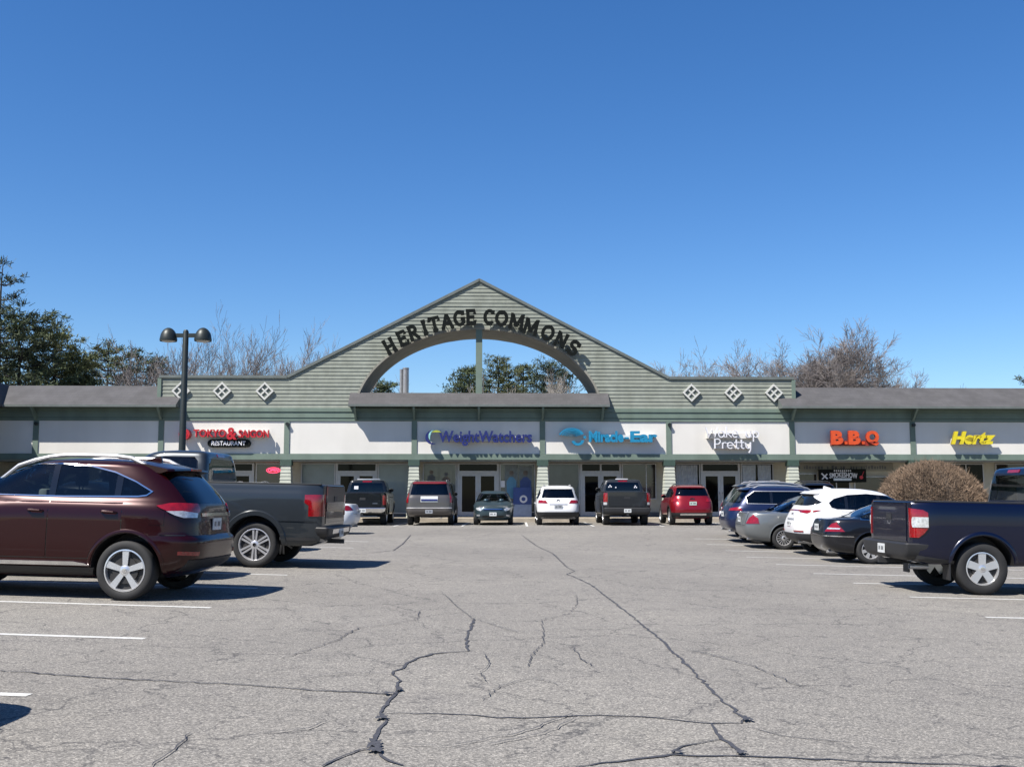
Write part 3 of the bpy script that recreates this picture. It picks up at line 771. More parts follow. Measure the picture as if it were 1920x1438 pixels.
    WK = {
     'W': (1.25, [[(0, 1), (.3, 0), (.6, .8), (.9, 0), (1.2, 1)]]), 'a': (.75, [arc(.32, .3, .28, .3, 30, 330, 14), [(.6, .62), (.6, .1), (.72, 0)]]),
     'k': (.65, [[(.1, 0), (.1, 1.1)], [(.55, .62), (.1, .28)], [(.22, .36), (.6, 0)]]), 'e': (.72, [[(.08, .32), (.6, .34)] + arc(.33, .32, .28, .31, 5, 310, 14)]),
     'u': (.75, [[(.1, .62), (.12, .15)] + arc(.34, .2, .22, .2, 190, 350, 8) + [(.58, .62), (.6, 0)]]), 'p': (.75, [[(.1, .62), (.1, -.45)], arc(.36, .3, .26, .3, 150, -150, 14)]),
     'P': (.72, [[(.1, 0), (.1, 1)], [(.1, .98)] + arc(.33, .73, .27, .26, 90, -90, 10) + [(.1, .45)]]), 'r': (.5, [[(.1, 0), (.1, .62)], arc(.32, .38, .22, .24, 170, 50, 8)]),
     't': (.5, [[(.2, .95), (.2, .15)] + arc(.36, .14, .16, .14, 180, 300, 6), [(.02, .62), (.44, .64)]]), 'y': (.72, [[(.08, .62), (.12, .25)] + arc(.32, .24, .2, .22, 190, 350, 8), [(.56, .66), (.54, -.1), (.4, -.45)]]), ' ': (.62, [])}
    for word, u0, zb, sc in (('Wake up', 10.92, 4.13, .47), ('Pretty', 11.30, 3.59, .46)):
        u = 0
        tw = sum(WK[c][0] for c in word)
        kx = ({'Wake up': 2.6, 'Pretty': 1.85}[word])/tw
        for ch in word:
            wd, g = WK[ch]
            if g:
                bm = stroke_bm([[((x*kx), z*sc) for x, z in pl] for pl in g], .048, .14)
                for v in bm.verts: v.co = Vector((v.co.x+u0+u-o[0], v.co.y-.36, v.co.z+zb-o[2]))
                finish('letter', bm, M['whitesign'], r)
            u += wd*kx
    raceway(r, 11.0, 13.4, 4.2, o, M['panel']); raceway(r, 11.35, 13.1, 3.70, o, M['panel'])
    # barbecue
    o = (18.15, 0, 4.1); r = sign_root('barbecue_sign', 'chunky orange channel letters reading B.B.Q', *o)
    for ch, a, b in (('B', 16.98, 17.58), ('B', 17.83, 18.42), ('Q', 18.68, 19.32)):
        lettering(r, ch, a, b, 3.78 if ch == 'B' else 3.74, 4.46, o, M['orange'], bold=.06, name='letter', side=M['darkred'])
    for u in (17.66, 18.5): box_obj('full_stop', (u-o[0], u+.11-o[0], -.405, -.255, 3.8-o[2], 3.92-o[2]), M['orange'], r)
    raceway(r, 17.05, 19.3, 3.86, o, M['darkred'])
    # car hire
    o = (23.9, 0, 4.1); r = sign_root('car_hire_sign', 'slanted yellow channel letters reading Hertz', *o)
    lettering(r, 'Hertz', 22.84, 25.02, 3.80, 4.43, o, M['yellow'], bold=.055, shear=.28, side=M['darkyellow'])
    raceway(r, 22.95, 24.8, 3.98, o, M['panel'])
    # banner under the walkway roof
    o = (18.1, 1.45, 2.3); r = sign_root('hanging_banner', 'black cloth banner with white lettering SMOKESHOW hung in the barbecue doorway', *o)
    bm = bmesh.new(); prism(bm, [(-1.2, -.33), (1.2, -.30), (1.2, .36), (-1.2, .33)], -.01, .01); fixn(bm); finish('cloth', bm, M['blacksign'], r)
    txt = 'SMOKESHOW'
    bm = text_bm(txt, 1, .01, .02); fit(bm, 17.45, 18.85, 2.22, 2.48, 1.43-o[1], o)
    for v in bm.verts: v.co.z += .07*math.cos((v.co.x)*2.0)-.05
    finish('lettering', bm, M['whitesign'], r, sharp=0)
    box_obj('grey_strip', (-.45, .45, -.02, -.012, -.22, -.10), M['silverplastic'], r)
    bm = bmesh.new()
    for k in range(9): box(bm, -.42+.1*k, -.36+.1*k, -.02, -.012, .24, .30)
    finish('small_lettering', bm, M['whitesign'], r, sharp=0)
    bm = bmesh.new()
    prism(bm, [(-1.08, .12), (-1.02, .16), (-.72, -.12), (-.78, -.16)], -.02, -.012); prism(bm, [(-1.05, -.14), (-1.0, -.17), (-.74, .09), (-.79, .13)], -.0215, -.0125)
    fixn(bm); finish('crossed_tools', bm, M['whitesign'], r, sharp=0)
    bm = bmesh.new(); lathe(bm, [(.005, -.02), (.09, -.02), (.09, -.012)], 'y', 14, (.95, 0, -.06)); prism(bm, [(.96, .0), (1.0, .0), (1.1, .24), (1.08, .25)], -.021, -.012); fixn(bm)
    finish('round_motif', bm, M['red'], r, sharp=0)
    # neon open sign
    o = (-10.15, SV-.09, 2.58); r = sign_root('neon_sign', 'small glowing red neon OPEN sign in the dark restaurant window', *o)
    bm = text_bm('OPEN', 1, .02, .01); fit(bm, -10.4, -9.9, 2.52, 2.66, 0, (o[0], 0, o[2])); finish('neon_lettering', bm, M['neon'], r, sharp=0)
    bm = bmesh.new(); q = [(.33*math.cos(R(a)), -.0, .13*math.sin(R(a))) for a in range(0, 361, 15)]; tube(bm, q, .012, 5, False); finish('neon_ring', bm, M['neon'], r)
    # posters
    def poster(u, w, z0, h, m, label, name='window_poster'):
        r = root(name, label, 'poster', bw(u, SV-.04, z0), PHI, 'posters in the shop windows')
        box_obj('sheet', (-w/2, w/2, -.006, .006, 0, h), M[m], r); return r
    def figure(r, w, h, m1, m2):
        bm = bmesh.new(); q = [(-w*.3, .0), (w*.3, 0), (w*.34, h*.5), (w*.12, h*.62), (-w*.12, h*.62), (-w*.34, h*.5)]; prism(bm, q, -.012, -.007); fixn(bm); finish('printed_shape', bm, M[m1], r, sharp=0)
        bm = bmesh.new(); lathe(bm, [(.004, -.013), (w*.16, -.013), (w*.16, -.007)], 'y', 12, (0, 0, h*.74)); fixn(bm); finish('printed_disc', bm, M[m2], r, sharp=0)
    figure(poster(-2.35, .62, 1.75, 1.05, 'greypane', 'left dim poster in the window behind the taupe SUV'), .6, 1., 'plinth', 'skin')
    figure(poster(-1.62, .62, 1.65, 1.15, 'greypane', 'right dim poster in the window behind the taupe SUV, beside the dark doors'), .6, 1., 'skin', 'plinth')
    figure(poster(1.62, .66, 1.2, 1.65, 'paleposter2', 'poster of a figure in light blue right of the diet shop doors'), .72, 1.7, 'skyposter', 'skin')
    figure(poster(2.32, .66, 1.2, 1.6, 'paleposter2', 'poster of a figure in dark blue at the right end of the diet shop window'), .8, 1.7, 'blueposter', 'skin')
    r = root('standing_banner', 'navy banner board with a white ring and pale base beside the diet shop doors', 'sign', bw(2.15, 1.4, .29), PHI)
    box_obj('navy_panel', (-.45, .45, -.02, .02, .62, 1.45), M['blueposter'], r); box_obj('pale_panel', (-.45, .45, -.02, .02, 0, .615), M['paleposter'], r)
    bm = bmesh.new(); lathe(bm, [(.1, -.022), (.19, -.022), (.19, -.03), (.1, -.03), (.1, -.022)], 'y', 22, (0.05, 0, .88)); fixn(bm); finish('white_ring', bm, M['whitesign'], r)
    r = root('door_notice', 'small white notice sheet beside the diet shop doors', 'notice', bw(1.2, SV-.04, 1.75), PHI)
    box_obj('sheet', (-.11, .11, -.006, .006, 0, .32), M['whitesign'], r)
M['darkred'] = mat('sign_orange_side', (.30, .025, .012), .5); M['darkyellow'] = mat('sign_yellow_side', (.35, .27, .01), .5)
M['paleposter2'] = mat('poster_ground', (.16, .19, .20), .4, var=.3)
shop_signs()

r = root('roof_flue', 'pair of galvanised metal flue pipes seen through the arch', 'chimney', bw(-4.2, 8, 6.1), PHI)
for dx, rr, h in ((-.19, .09, 2.2), (.06, .17, 2.28)):
    bm = bmesh.new(); lathe(bm, [(rr, 0), (rr, h), (rr*1.08, h), (rr*1.08, h+.06), (rr*.7, h+.06), (rr*.7, h-.2)], 'z', 18, (dx, 0, 0)); fixn(bm); finish('flue_pipe', bm, M['flue'], r)

# ------------------------------------------------------------------ lamp post
def lamp_post():
    x, y = -10.02, 32.; z0 = gz(x, y)
    r = root('street_lamp', 'tall dark parking lot lamp post with two dome shaped heads', 'street lamp', (x, y, z0))
    bm = bmesh.new(); lathe(bm, [(.3, 0), (.3, .7), (.26, .74), (.02, .74)], 'z', 20); fixn(bm); finish('concrete_base', bm, M['concrete'], r)
    top = 6.36 - z0
    bm = bmesh.new(); lathe(bm, [(.115, .72), (.085, top), (.06, top+.06), (.01, top+.07)], 'z', 16); fixn(bm); finish('pole', bm, M['post'], r)
    bm = bmesh.new(); box(bm, -.52, .52, -.04, .04, top-.17, top-.05); fixn(bm); finish('cross_arm', bm, M['post'], r)
    for s in (-1, 1):
        cx = s*.53; zb = 6.07 - z0
        bm = bmesh.new(); prof = [(.255, zb), (.265, zb+.05)] + [(.255*math.cos(R(a)), zb+.06+.36*math.sin(R(a))) for a in range(10, 91, 10)]
        prof[-1] = (.004, prof[-1][1])
        lathe(bm, prof, 'z', 24, (cx, 0, 0)); fixn(bm); h = finish('lamp_head', bm, M['post'], r, sharp=50)
        bm = bmesh.new(); lathe(bm, [(.004, zb-.03), (.15, zb-.02), (.225, zb+.02), (.24, zb+.045)], 'z', 20, (cx, 0, 0)); fixn(bm); finish('lens', bm, M['lens'], h)
lamp_post()

# ------------------------------------------------------------------ vehicles
def pchip(X, Y):
    X = np.array(X, float); Y = np.array(Y, float); h = np.diff(X); d = np.diff(Y)/h; m = np.zeros(len(X))
    m[0], m[-1] = d[0], d[-1]
    for k in range(1, len(X)-1):
        if d[k-1]*d[k] > 0:
            w1, w2 = 2*h[k]+h[k-1], h[k]+2*h[k-1]; m[k] = (w1+w2)/(w1/d[k-1]+w2/d[k])
    def f(x):
        x = min(max(x, X[0]), X[-1]); i = min(max(int(np.searchsorted(X, x))-1, 0), len(h)-1)
        t = (x-X[i])/h[i]
        return float((1+2*t)*(1-t)**2*Y[i] + t*(1-t)**2*h[i]*m[i] + t*t*(3-2*t)*Y[i+1] + t*t*(t-1)*h[i]*m[i+1])
    return f

class Block:
    """stack of rounded plan outlines: rows (z, front x, rear x, half width); nf / nr = corner sharpness"""
    def __init__(s, keys, nf=5., nr=7., xm=0., nftop=None, nrtop=None):
        s.k = keys; z = [k[0] for k in keys]; s.z0, s.z1 = z[0], z[-1]; s.xm = xm
        s.f = [pchip(z, [k[i] for k in keys]) for i in (1, 2, 3)]
        s.nf, s.nr, s.nft, s.nrt = nf, nr, nftop or nf, nrtop or nr
        if not keys[-1][2]+.1 < xm < keys[-1][1]-.1: s.xm = (keys[-1][1]+keys[-1][2])/2
    def at(s, z):
        t = min(max((z-s.z0)/(s.z1-s.z0), 0), 1); t = max(0, t*1.6-.6)
        return s.f[0](z), s.f[1](z), s.f[2](z), s.nf+(s.nft-s.nf)*t, s.nr+(s.nrt-s.nr)*t
    def y(s, x, z):
        xf, xr, w, nf, nr = s.at(z)
        t = (x-s.xm)/(xf-s.xm) if x > s.xm else (s.xm-x)/(s.xm-xr)
        n = nf if x > s.xm else nr
        return w*max(0., 1-min(abs(t), .9995)**n)**(1/n)
    def end(s, y, z, front):
        xf, xr, w, nf, nr = s.at(z); n = nf if front else nr
        q = max(0., 1-min(abs(y)/w, .9995)**n)**(1/n)
        return s.xm+(xf-s.xm)*q if front else s.xm-(s.xm-xr)*q
    def top(s, x, y):
        z = s.z1
        for k in range(60):
            z = s.z1-(s.z1-s.z0)*k/60
            xf, xr, w, *_ = s.at(z)
            if xr < x < xf and s.y(x, z) >= abs(y): return z
        return z
    def outline(s, z, front):
        """points from the end's middle round the corner to the flank, with running length"""
        key = (round(z, 4), front)
        if not hasattr(s, 'cache'): s.cache = {}
        if key in s.cache: return s.cache[key]
        xf, xr, w, nf, nr = s.at(z); n = nf if front else nr; d = (xf-s.xm) if front else (s.xm-xr); sg = 1 if front else -1
        P = []
        for k in range(49):
            y = w*.93*k/48; P.append((s.xm+sg*d*max(0, 1-(y/w)**n)**(1/n), y))
        x1 = abs(P[-1][0]-s.xm)
        for k in range(1, 40):
            t = x1/d*(1-k/40); P.append((s.xm+sg*d*t, w*(1-t**n)**(1/n)))
        L = [0.]
        for p, q in zip(P, P[1:]): L.append(L[-1]+math.hypot(q[0]-p[0], q[1]-p[1]))
        s.cache[key] = (P, L); return P, L
    def along(s, a, z, front):
        P, L = s.outline(z, front); i = min(max(int(np.searchsorted(L, a))-1, 0), len(P)-2); t = (a-L[i])/(L[i+1]-L[i])
        p, q = P[i], P[i+1]; dx, dy = q[0]-p[0], q[1]-p[1]; l = math.hypot(dx, dy)
        nx, ny = (dy/l, -dx/l) if front else (-dy/l, dx/l)
        return p[0]+dx*t, p[1]+dy*t, nx, ny
    def run(s, z, front, y=None, x=None):
        P, L = s.outline(z, front)
        for k, p in enumerate(P):
            if (y is not None and p[1] >= y) or (x is not None and ((p[0] <= x) if front else (p[0] >= x))): return L[k]
        return L[-1]
    def mesh(s, sub=3):
        bm = bmesh.new(); zs = []
        for a, b in zip(s.k, s.k[1:]):
            n = max(1, min(sub, int((b[0]-a[0])/.025)+1)); zs += [a[0]+(b[0]-a[0])*j/n for j in range(n)]
        zs.append(s.z1); rings = []
        side = [0, .2, .4, .55, .68, .78, .86]
        for z in zs:
            xf, xr, w, nf, nr = s.at(z)
            def quarter(dx, n):
                pts = [(dx*t, w*(1-t**n)**(1/n)) for t in side]
                y0 = pts[-1][1]
                for j in range(1, 9):
                    yy = y0*math.cos(math.pi/2*j/8) if j < 8 else 0.
                    pts.append((dx*max(0, 1-(yy/w)**n)**(1/n), yy))
                return pts
            F = quarter(xf-s.xm, nf); B = quarter(s.xm-xr, nr)
            ring = [(s.xm+x, y) for x, y in F] + [(s.xm+x, -y) for x, y in F[-2::-1]] + [(s.xm-x, -y) for x, y in B[1:]] + [(s.xm-x, y) for x, y in B[-2:0:-1]]
            rings.append([bm.verts.new((x, y, z)) for x, y in ring])
        for A, Bv in zip(rings, rings[1:]):
            n = len(A)
            for j in range(n): bm.faces.new((A[j], A[(j+1) % n], Bv[(j+1) % n], Bv[j]))
        for ring, dz in ((rings[0], 0), (rings[-1], .006)):
            c = Vector((0, 0, 0))
            for v in ring: c += v.co
            cv = bm.verts.new(c/len(ring)+Vector((0, 0, dz)))
            for j in range(len(ring)): bm.faces.new((ring[j], ring[(j+1) % len(ring)], cv))
        fixn(bm); return bm

def patch(bm, blk, poly, kind, off=.006, side=1, mi=0, step=.07, depth=.03):
    """polygon wrapped on a body: kind side -> (x,z) ; rear/front -> (y,z)"""
    t = bmesh.new(); f = t.faces.new([t.verts.new((a, 0, b)) for a, b in poly])
    for ax, i in (((1, 0, 0), 0), ((0, 0, 1), 2)):
        lo = min(v.co[i] for v in t.verts); hi = max(v.co[i] for v in t.verts); n = int((hi-lo)/step)
        for k in range(1, n+1):
            co = [0, 0, 0]; co[i] = lo+(hi-lo)*k/(n+1)
            bmesh.ops.bisect_plane(t, geom=t.verts[:]+t.edges[:]+t.faces[:], plane_co=co, plane_no=ax, dist=1e-5)
    bmesh.ops.triangulate(t, faces=[q for q in t.faces if len(q.verts) > 4])
    def P(a, b, o):
        if kind == 'side': return Vector((a, side*(blk.y(a, b)+o), b))
        if kind[:4] == 'wrap':
            x, y, nx, ny = blk.along(a, b, kind == 'wrapf'); return Vector((x+nx*o, side*(y+ny*o), b))
        if kind == 'rear': return Vector((blk.end(a, b, False)-o, a, b))
        return Vector((blk.end(a, b, True)+o, a, b))
    t.verts.index_update(); mp = {}; ab = {}
    for v in t.verts: mp[v] = bm.verts.new(P(v.co.x, v.co.z, off)); ab[v] = (v.co.x, v.co.z)
    flip = None; inner = {}
    for q in t.faces:
        vs = [mp[v] for v in q.verts]
        nf = bm.faces.new(vs); nf.material_index = mi; nf.normal_update()
        want = Vector(((1 if kind == 'wrapf' else -1), side, 0)) if kind[:4] == 'wrap' else Vector((0, side, 0)) if kind == 'side' else Vector((-1 if kind == 'rear' else 1, 0, .0))
        if nf.normal.dot(want) < 0: nf.normal_flip()
    if depth:
        for e in t.edges:
            if len(e.link_faces) == 1:
                for v in e.verts:
                    if v not in inner: inner[v] = bm.verts.new(P(*ab[v], off-depth))
                a, b = e.verts
                nf = bm.faces.new((mp[a], mp[b], inner[b], inner[a])); nf.material_index = mi
    t.free()

def grow(poly, d):
    """offset polygon outwards"""
    n = len(poly); A = sum(poly[i][0]*poly[(i+1) % n][1]-poly[(i+1) % n][0]*poly[i][1] for i in range(n)); s = 1 if A > 0 else -1
    out = []
    for i in range(n):
        p0, p1, p2 = (Vector(poly[i-1]), Vector(poly[i]), Vector(poly[(i+1) % n]))
        a = (p1-p0).normalized(); b = (p2-p1).normalized(); na = Vector((a.y, -a.x))*s; nb = Vector((b.y, -b.x))*s
        m = (na+nb); m = m.normalized() if m.length > 1e-4 else na
        k = d/max(.45, m.dot(na)); out.append((p1.x+m.x*k, p1.y+m.y*k))
    return out

def ppatch(name, parent, blk, polys, kind, m, off=.006, both=True, depth=.03, step=.08):
    for poly in polys:
        for sd in ((1, -1) if kind == 'side' and both else (1,)):
            bm = bmesh.new(); patch(bm, blk, poly, kind, off, sd, 0, step, depth)
            o = finish(name, bm, m, parent, sharp=40)
    return o

def rect(a0, a1, b0, b1): return [(a0, b0), (a1, b0), (a1, b1), (a0, b1)]

def wheel(parent, x, y, Rr, wid, rimr, spokes, sw, m_rim, side, style='spoke'):
    s = side
    bm = bmesh.new(); yo = y
    def yy(a): return y + s*a
    lathe(bm, [(rimr*.99, yy(-wid*.5)), (rimr*.99, yy(-.05)), (.06, yy(-.055))], 'y', 28, (x, 0, Rr)); 
    lathe(bm, [(.02, yy(-.03)), (rimr*.62, yy(-.03)), (rimr*.62, yy(-.05))], 'y', 24, (x, 0, Rr))
    fixn(bm); w = finish('wheel', bm, M['hub'], parent)
    bm = bmesh.new()
    r0 = rimr*1.0
    prof = [(r0, -wid), (Rr*.90, -wid), (Rr*.985, -wid*.92), (Rr, -wid*.72), (Rr, -wid*.28), (Rr*.985, -wid*.08), (Rr*.93, .002), (r0*1.06, .0), (r0, -.012), (r0*.97, -.03)]
    lathe(bm, [(r, yy(a)) for r, a in prof], 'y', 40, (x, 0, Rr)); fixn(bm); finish('tyre', bm, M['tyre'], w, sharp=50)
    bm = bmesh.new()
    lathe(bm, [(r0*.995, yy(-.05)), (r0*.99, yy(-.006)), (r0*.93, yy(-.004)), (r0*.89, yy(-.03)), (r0*.885, yy(-.06))], 'y', 40, (x, 0, Rr))
    hubr = rimr*(.26 if style != 'thin' else .30)
    lathe(bm, [(hubr, yy(-.05)), (hubr, yy(-.018)), (hubr*.8, yy(-.010)), (.004, yy(-.008))], 'y', 20, (x, 0, Rr))
    for k in range(spokes):
        a = 2*math.pi*k/spokes + math.pi/2
        c, n = math.cos(a), math.sin(a)
        w0, w1 = sw
        for of0, of1 in (((-.022, -.034), (.022, .034)) if style == 'twin' else ((0, 0),)):
            pr = []
            for rr, ww, d, of in ((hubr*.7, w0, -.014, of0), (r0*.93, w1, -.012, of1)):
                for q in (-1, 1): pr.append((rr*c - (q*ww+of)*n, rr*n + (q*ww+of)*c, d))
            A = [bm.verts.new((x+p[0], yy(p[2]), Rr+p[1])) for p in (pr[0], pr[1], pr[3], pr[2])]
            B = [bm.verts.new((x+p[0]*1.0, yy(p[2]-.045), Rr+p[1])) for p in (pr[0], pr[1], pr[3], pr[2])]
            bm.faces.new(A); bm.faces.new(B[::-1])
            for j in range(4): bm.faces.new((A[j], B[j], B[(j+1) % 4], A[(j+1) % 4]))
    fixn(bm); finish('rim', bm, m_rim, w, sharp=35)
    bm = bmesh.new(); lathe(bm, [(hubr*.42, yy(-.012)), (hubr*.42, yy(-.002)), (.003, yy(-.001))], 'y', 14, (x, 0, Rr)); fixn(bm); finish('hub_cap', bm, M['chrome'], w)

def hollow(body, blk, sides, rear=None, front=None, zlo=1., xr_in=None):
    """cut a real cabin and its window openings into a body"""
    zhi = blk.z1-.045; ks = []
    for k in range(8):
        z = zlo+(zhi-zlo)*k/7; xf, xr, w, *_ = blk.at(z); zz = min(z+.0, blk.z1)
        ks.append((z, xf-.10, max(xr+.10, xr_in or -99), w-.055))
    cav = Block(ks, blk.nf, blk.nr, blk.xm, blk.nft, blk.nrt).mesh(1)
    cut = [finish('cut', cav, M['trimdark'], body.parent, sharp=0)]
    bm = bmesh.new()
    for q in sides: prism(bm, q, -1.3, 1.3)
    fixn(bm); cut.append(finish('cut', bm, M['gloss'], body.parent, sharp=0))
    for q, fr in ((rear, False), (front, True)):
        if not q: continue
        zm = min(p[1] for p in q); e = blk.end(0, zm, fr); zt = max(p[1] for p in q); e2 = blk.end(max(abs(p[0]) for p in q), zt, fr)
        a, b = (e2-.22, e+.2) if fr else (e-.2, e2+.22)
        bm = bmesh.new(); A = [bm.verts.new((a, y, z)) for y, z in q]; B = [bm.verts.new((b, y, z)) for y, z in q]; n = len(q)
        bm.faces.new(A); bm.faces.new(B[::-1])
        for k in range(n): bm.faces.new((A[k], B[k], B[(k+1) % n], A[(k+1) % n]))
        fixn(bm); cut.append(finish('cut', bm, M['gloss'], body.parent, sharp=0))
    old = body.data; a0 = sum(f.area for f in old.polygons); best = None
    for solver, tol in (('EXACT', False), ('MANIFOLD', False), ('EXACT', True)):
        body.modifiers.clear()
        for c in cut:
            md = body.modifiers.new('cabin', 'BOOLEAN'); md.operation = 'DIFFERENCE'; md.object = c; md.solver = solver; md.material_mode = 'TRANSFER'
            if solver == 'EXACT': md.use_hole_tolerant = tol
        dg = bpy.context.evaluated_depsgraph_get(); me = bpy.data.meshes.new_from_object(body.evaluated_get(dg))
        out = sum(f.area for f in me.polygons if f.material_index == 0)
        if out > a0*.55: best = me; break
        bpy.data.meshes.remove(me)
    body.modifiers.clear()
    if best is None: print('CABIN FAILED', body.parent.name)
    else:
        body.data = best; bpy.data.meshes.remove(old); best.shade_smooth(); best.set_sharp_from_angle(angle=R(33))
    for c in cut: bpy.data.objects.remove(c)

def cabin(r, blk, rows, zseat, m, w=.36, top=None, dash=None, zt=None):
    """seats with headrests, dashboard and steering wheel"""
    for x in rows:
        for s in (1, -1):
            bm = bmesh.new(); y = s*w
            for (dx0, dx1, hw, z0, z1) in ((-.10, .02, .24, zseat-.35, zseat+.28), (-.13, -.04, .13, zseat+.32, zseat+.50)):
                box(bm, x+dx0, x+dx1, y-hw, y+hw, z0, z1, bev=.035)
            tube(bm, [(x-.07, y-.05, zseat+.2), (x-.08, y-.05, zseat+.36)], .008, 5); tube(bm, [(x-.07, y+.05, zseat+.2), (x-.08, y+.05, zseat+.36)], .008, 5)
            finish('seat', bm, m, r, sharp=40)
    if dash:
        bm = bmesh.new(); box(bm, dash-.25, dash+.25, -.66, .66, zseat-.32, zseat+.02, bev=.05); finish('dashboard', bm, M['trimdark'], r, sharp=40)
        bm = bmesh.new(); P = [(dash-.33+.07*math.sin(R(a)), w+.18*math.cos(R(a)), zseat+.03+.16*math.sin(R(a))) for a in range(0, 361, 20)]; tube(bm, P, .014, 6, False)
        finish('steering_wheel', bm, M['seatblack'], r, sharp=60)

def cut_arches(body, wb, Rr, W, extra=.07, lift=.02):
    bm = bmesh.new()
    for x in (wb/2, -wb/2):
        for s in (1, -1):
            n = 36; A, B = [], []
            for k in range(n):
                t = 2*math.pi*k/n; px, pz = x+(Rr+extra)*math.cos(t), Rr+lift+(Rr+extra)*math.sin(t)
                A.append(bm.verts.new((px, s*(W-.36), pz))); B.append(bm.verts.new((px, s*(W+.3), pz)))
            bm.faces.new(A); bm.faces.new(B[::-1])
            for k in range(n): bm.faces.new((A[k], B[k], B[(k+1) % n], A[(k+1) % n]))
    fixn(bm); cut = finish('cut', bm, M['gloss'], body.parent, sharp=0)
    cut.data.materials.clear(); cut.data.materials.append(M['hub'])
    md = body.modifiers.new('arches', 'BOOLEAN'); md.operation = 'DIFFERENCE'; md.object = cut; md.solver = 'EXACT'; md.material_mode = 'TRANSFER'
    dg = bpy.context.evaluated_depsgraph_get(); me = bpy.data.meshes.new_from_object(body.evaluated_get(dg))
    old = body.data; body.modifiers.clear(); body.data = me; bpy.data.meshes.remove(old)
    me.shade_smooth(); me.set_sharp_from_angle(angle=R(33))
    bpy.data.objects.remove(cut)

def arch_lip(parent, blk, wb, Rr, m, r0=.065, r1=.15, off=.022, lift=.02, zmin=.34, rear_only=False):
    for x in ((-wb/2,) if rear_only else (wb/2, -wb/2)):
        for s in (1, -1):
            bm = bmesh.new(); n = 22
            a0 = math.asin(max(-1, (zmin-Rr-lift)/(Rr+r1))); last = None
            for k in range(n+1):
                a = a0+(math.pi-2*a0)*k/n; q = []
                for rr, o in ((Rr+r1, .002), (Rr+r1-.02, off), (Rr+r0+.012, off), (Rr+r0, -.05)):
                    px, pz = x+rr*math.cos(a), Rr+lift+rr*math.sin(a); q.append(bm.verts.new((px, s*(blk.y(px, max(pz, blk.z0))+o), pz)))
                if last:
                    for j in range(3): bm.faces.new((last[j], q[j], q[j+1], last[j+1]))
                last = q
            fixn(bm); finish('wheel_arch_trim', bm, m, parent, sharp=50)

def place(r, X, Y, head):
    """stand a vehicle on the sloping ground; X,Y = centre of wheelbase"""
    h = R(head); f = Vector((math.cos(h), math.sin(h), 0)); l = Vector((-f.y, f.x, 0))
    g = lambda p: gz(p.x, p.y); c = Vector((X, Y, 0))
    zf, zb = g(c+f*1.4), g(c-f*1.4); zl, zr = g(c+l*.8), g(c-l*.8)
    fx = Vector((f.x, f.y, (zf-zb)/2.8)).normalized(); ly = Vector((l.x, l.y, (zl-zr)/1.6)); up = fx.cross(ly).normalized(); ly = up.cross(fx)
    m = Matrix((fx, ly, up)).transposed().to_4x4(); m.translation = Vector((X, Y, (zf+zb+zl+zr)/4 + .002))
    r.matrix_world = m

def mirror(parent, blk, x, z, m, lift=.0):
    for s in (1, -1):
        y0 = blk.y(x, z)
        bm = bmesh.new(); bmesh.ops.create_uvsphere(bm, u_segments=14, v_segments=8, radius=1)
        for v in bm.verts:
            c = v.co; c.x = c.x*.09 if c.x > 0 else c.x*.035
            v.co = Vector((x+c.x, s*(y0+.16)+c.y*.115, z+lift+c.z*.085))
        tube(bm, [(x, s*(y0-.03), z-.03), (x, s*(y0+.1), z+lift-.03)], .028, 6)
        fixn(bm); mo = finish('wing_mirror', bm, m, parent, sharp=60)
        bm = bmesh.new(); q = [(s*(y0+.16)+.10*math.cos(R(a)), z+lift+.07*math.sin(R(a))) for a in range(0, 360, 24)]
        bm.faces.new([bm.verts.new((x-.036, a, b)) for a, b in q]); finish('mirror_glass', bm, M['pane'], mo, sharp=0)

def plate(parent, blk, y0, z0, m='plate', front=False, w=.30, h=.15):
    q = rect(y0-w/2, y0+w/2, z0-h/2, z0+h/2)
    xs = [blk.end(a, b, front) for a, b in q]; sg = 1 if front else -1
    x = (max(xs) if front else min(xs))+sg*.004
    bm = bmesh.new(); box(bm, min(x, x+sg*.012), max(x, x+sg*.012), y0-w/2, y0+w/2, z0-h/2, z0+h/2); p = finish('number_plate', bm, M[m], parent, sharp=0)
    bm = bmesh.new(); xx = x+sg*.0135
    for k in range(6):
        a = y0-w*.36+k*w*.125
        if k != 3: bm.faces.new([bm.verts.new((xx, yy, zz)) for yy, zz in rect(a, a+w*.08, z0-h*.2, z0+h*.22)])
    finish('plate_marks', bm, M['darkside'], p, sharp=0)

def emblem(parent, blk, y0, z0, m='chrome', ry=.07, rz=.07, front=False, ring=False):
    bm = bmesh.new(); x = blk.end(y0, z0, front); sg = 1 if front else -1; n = 18
    A = [bm.verts.new((x+sg*.012, y0+ry*math.cos(2*math.pi*k/n), z0+rz*math.sin(2*math.pi*k/n))) for k in range(n)]
    B = [bm.verts.new((x-sg*.02, v.co.y, v.co.z)) for v in A]
    if ring:
        I = [bm.verts.new((v.co.x, y0+(v.co.y-y0)*.72, z0+(v.co.z-z0)*.72)) for v in A]
        for k in range(n): bm.faces.new((A[k], A[(k+1) % n], I[(k+1) % n], I[k]))
    else: bm.faces.new(A)
    for k in range(n): bm.faces.new((A[k], A[(k+1) % n], B[(k+1) % n], B[k]))
    fixn(bm); return finish('emblem', bm, M[m], parent, sharp=40)

def exhaust(parent, x, y, z, r=.035):
    bm = bmesh.new(); lathe(bm, [(r, 0), (r, .3), (r*.85, .3), (r*.85, .02)], 'z', 12)
    for v in bm.verts: v.co = Vector((x+.3-v.co.z, y+v.co.y, z+v.co.x))
    fixn(bm); finish('exhaust_pipe', bm, M['silverplastic'], parent)

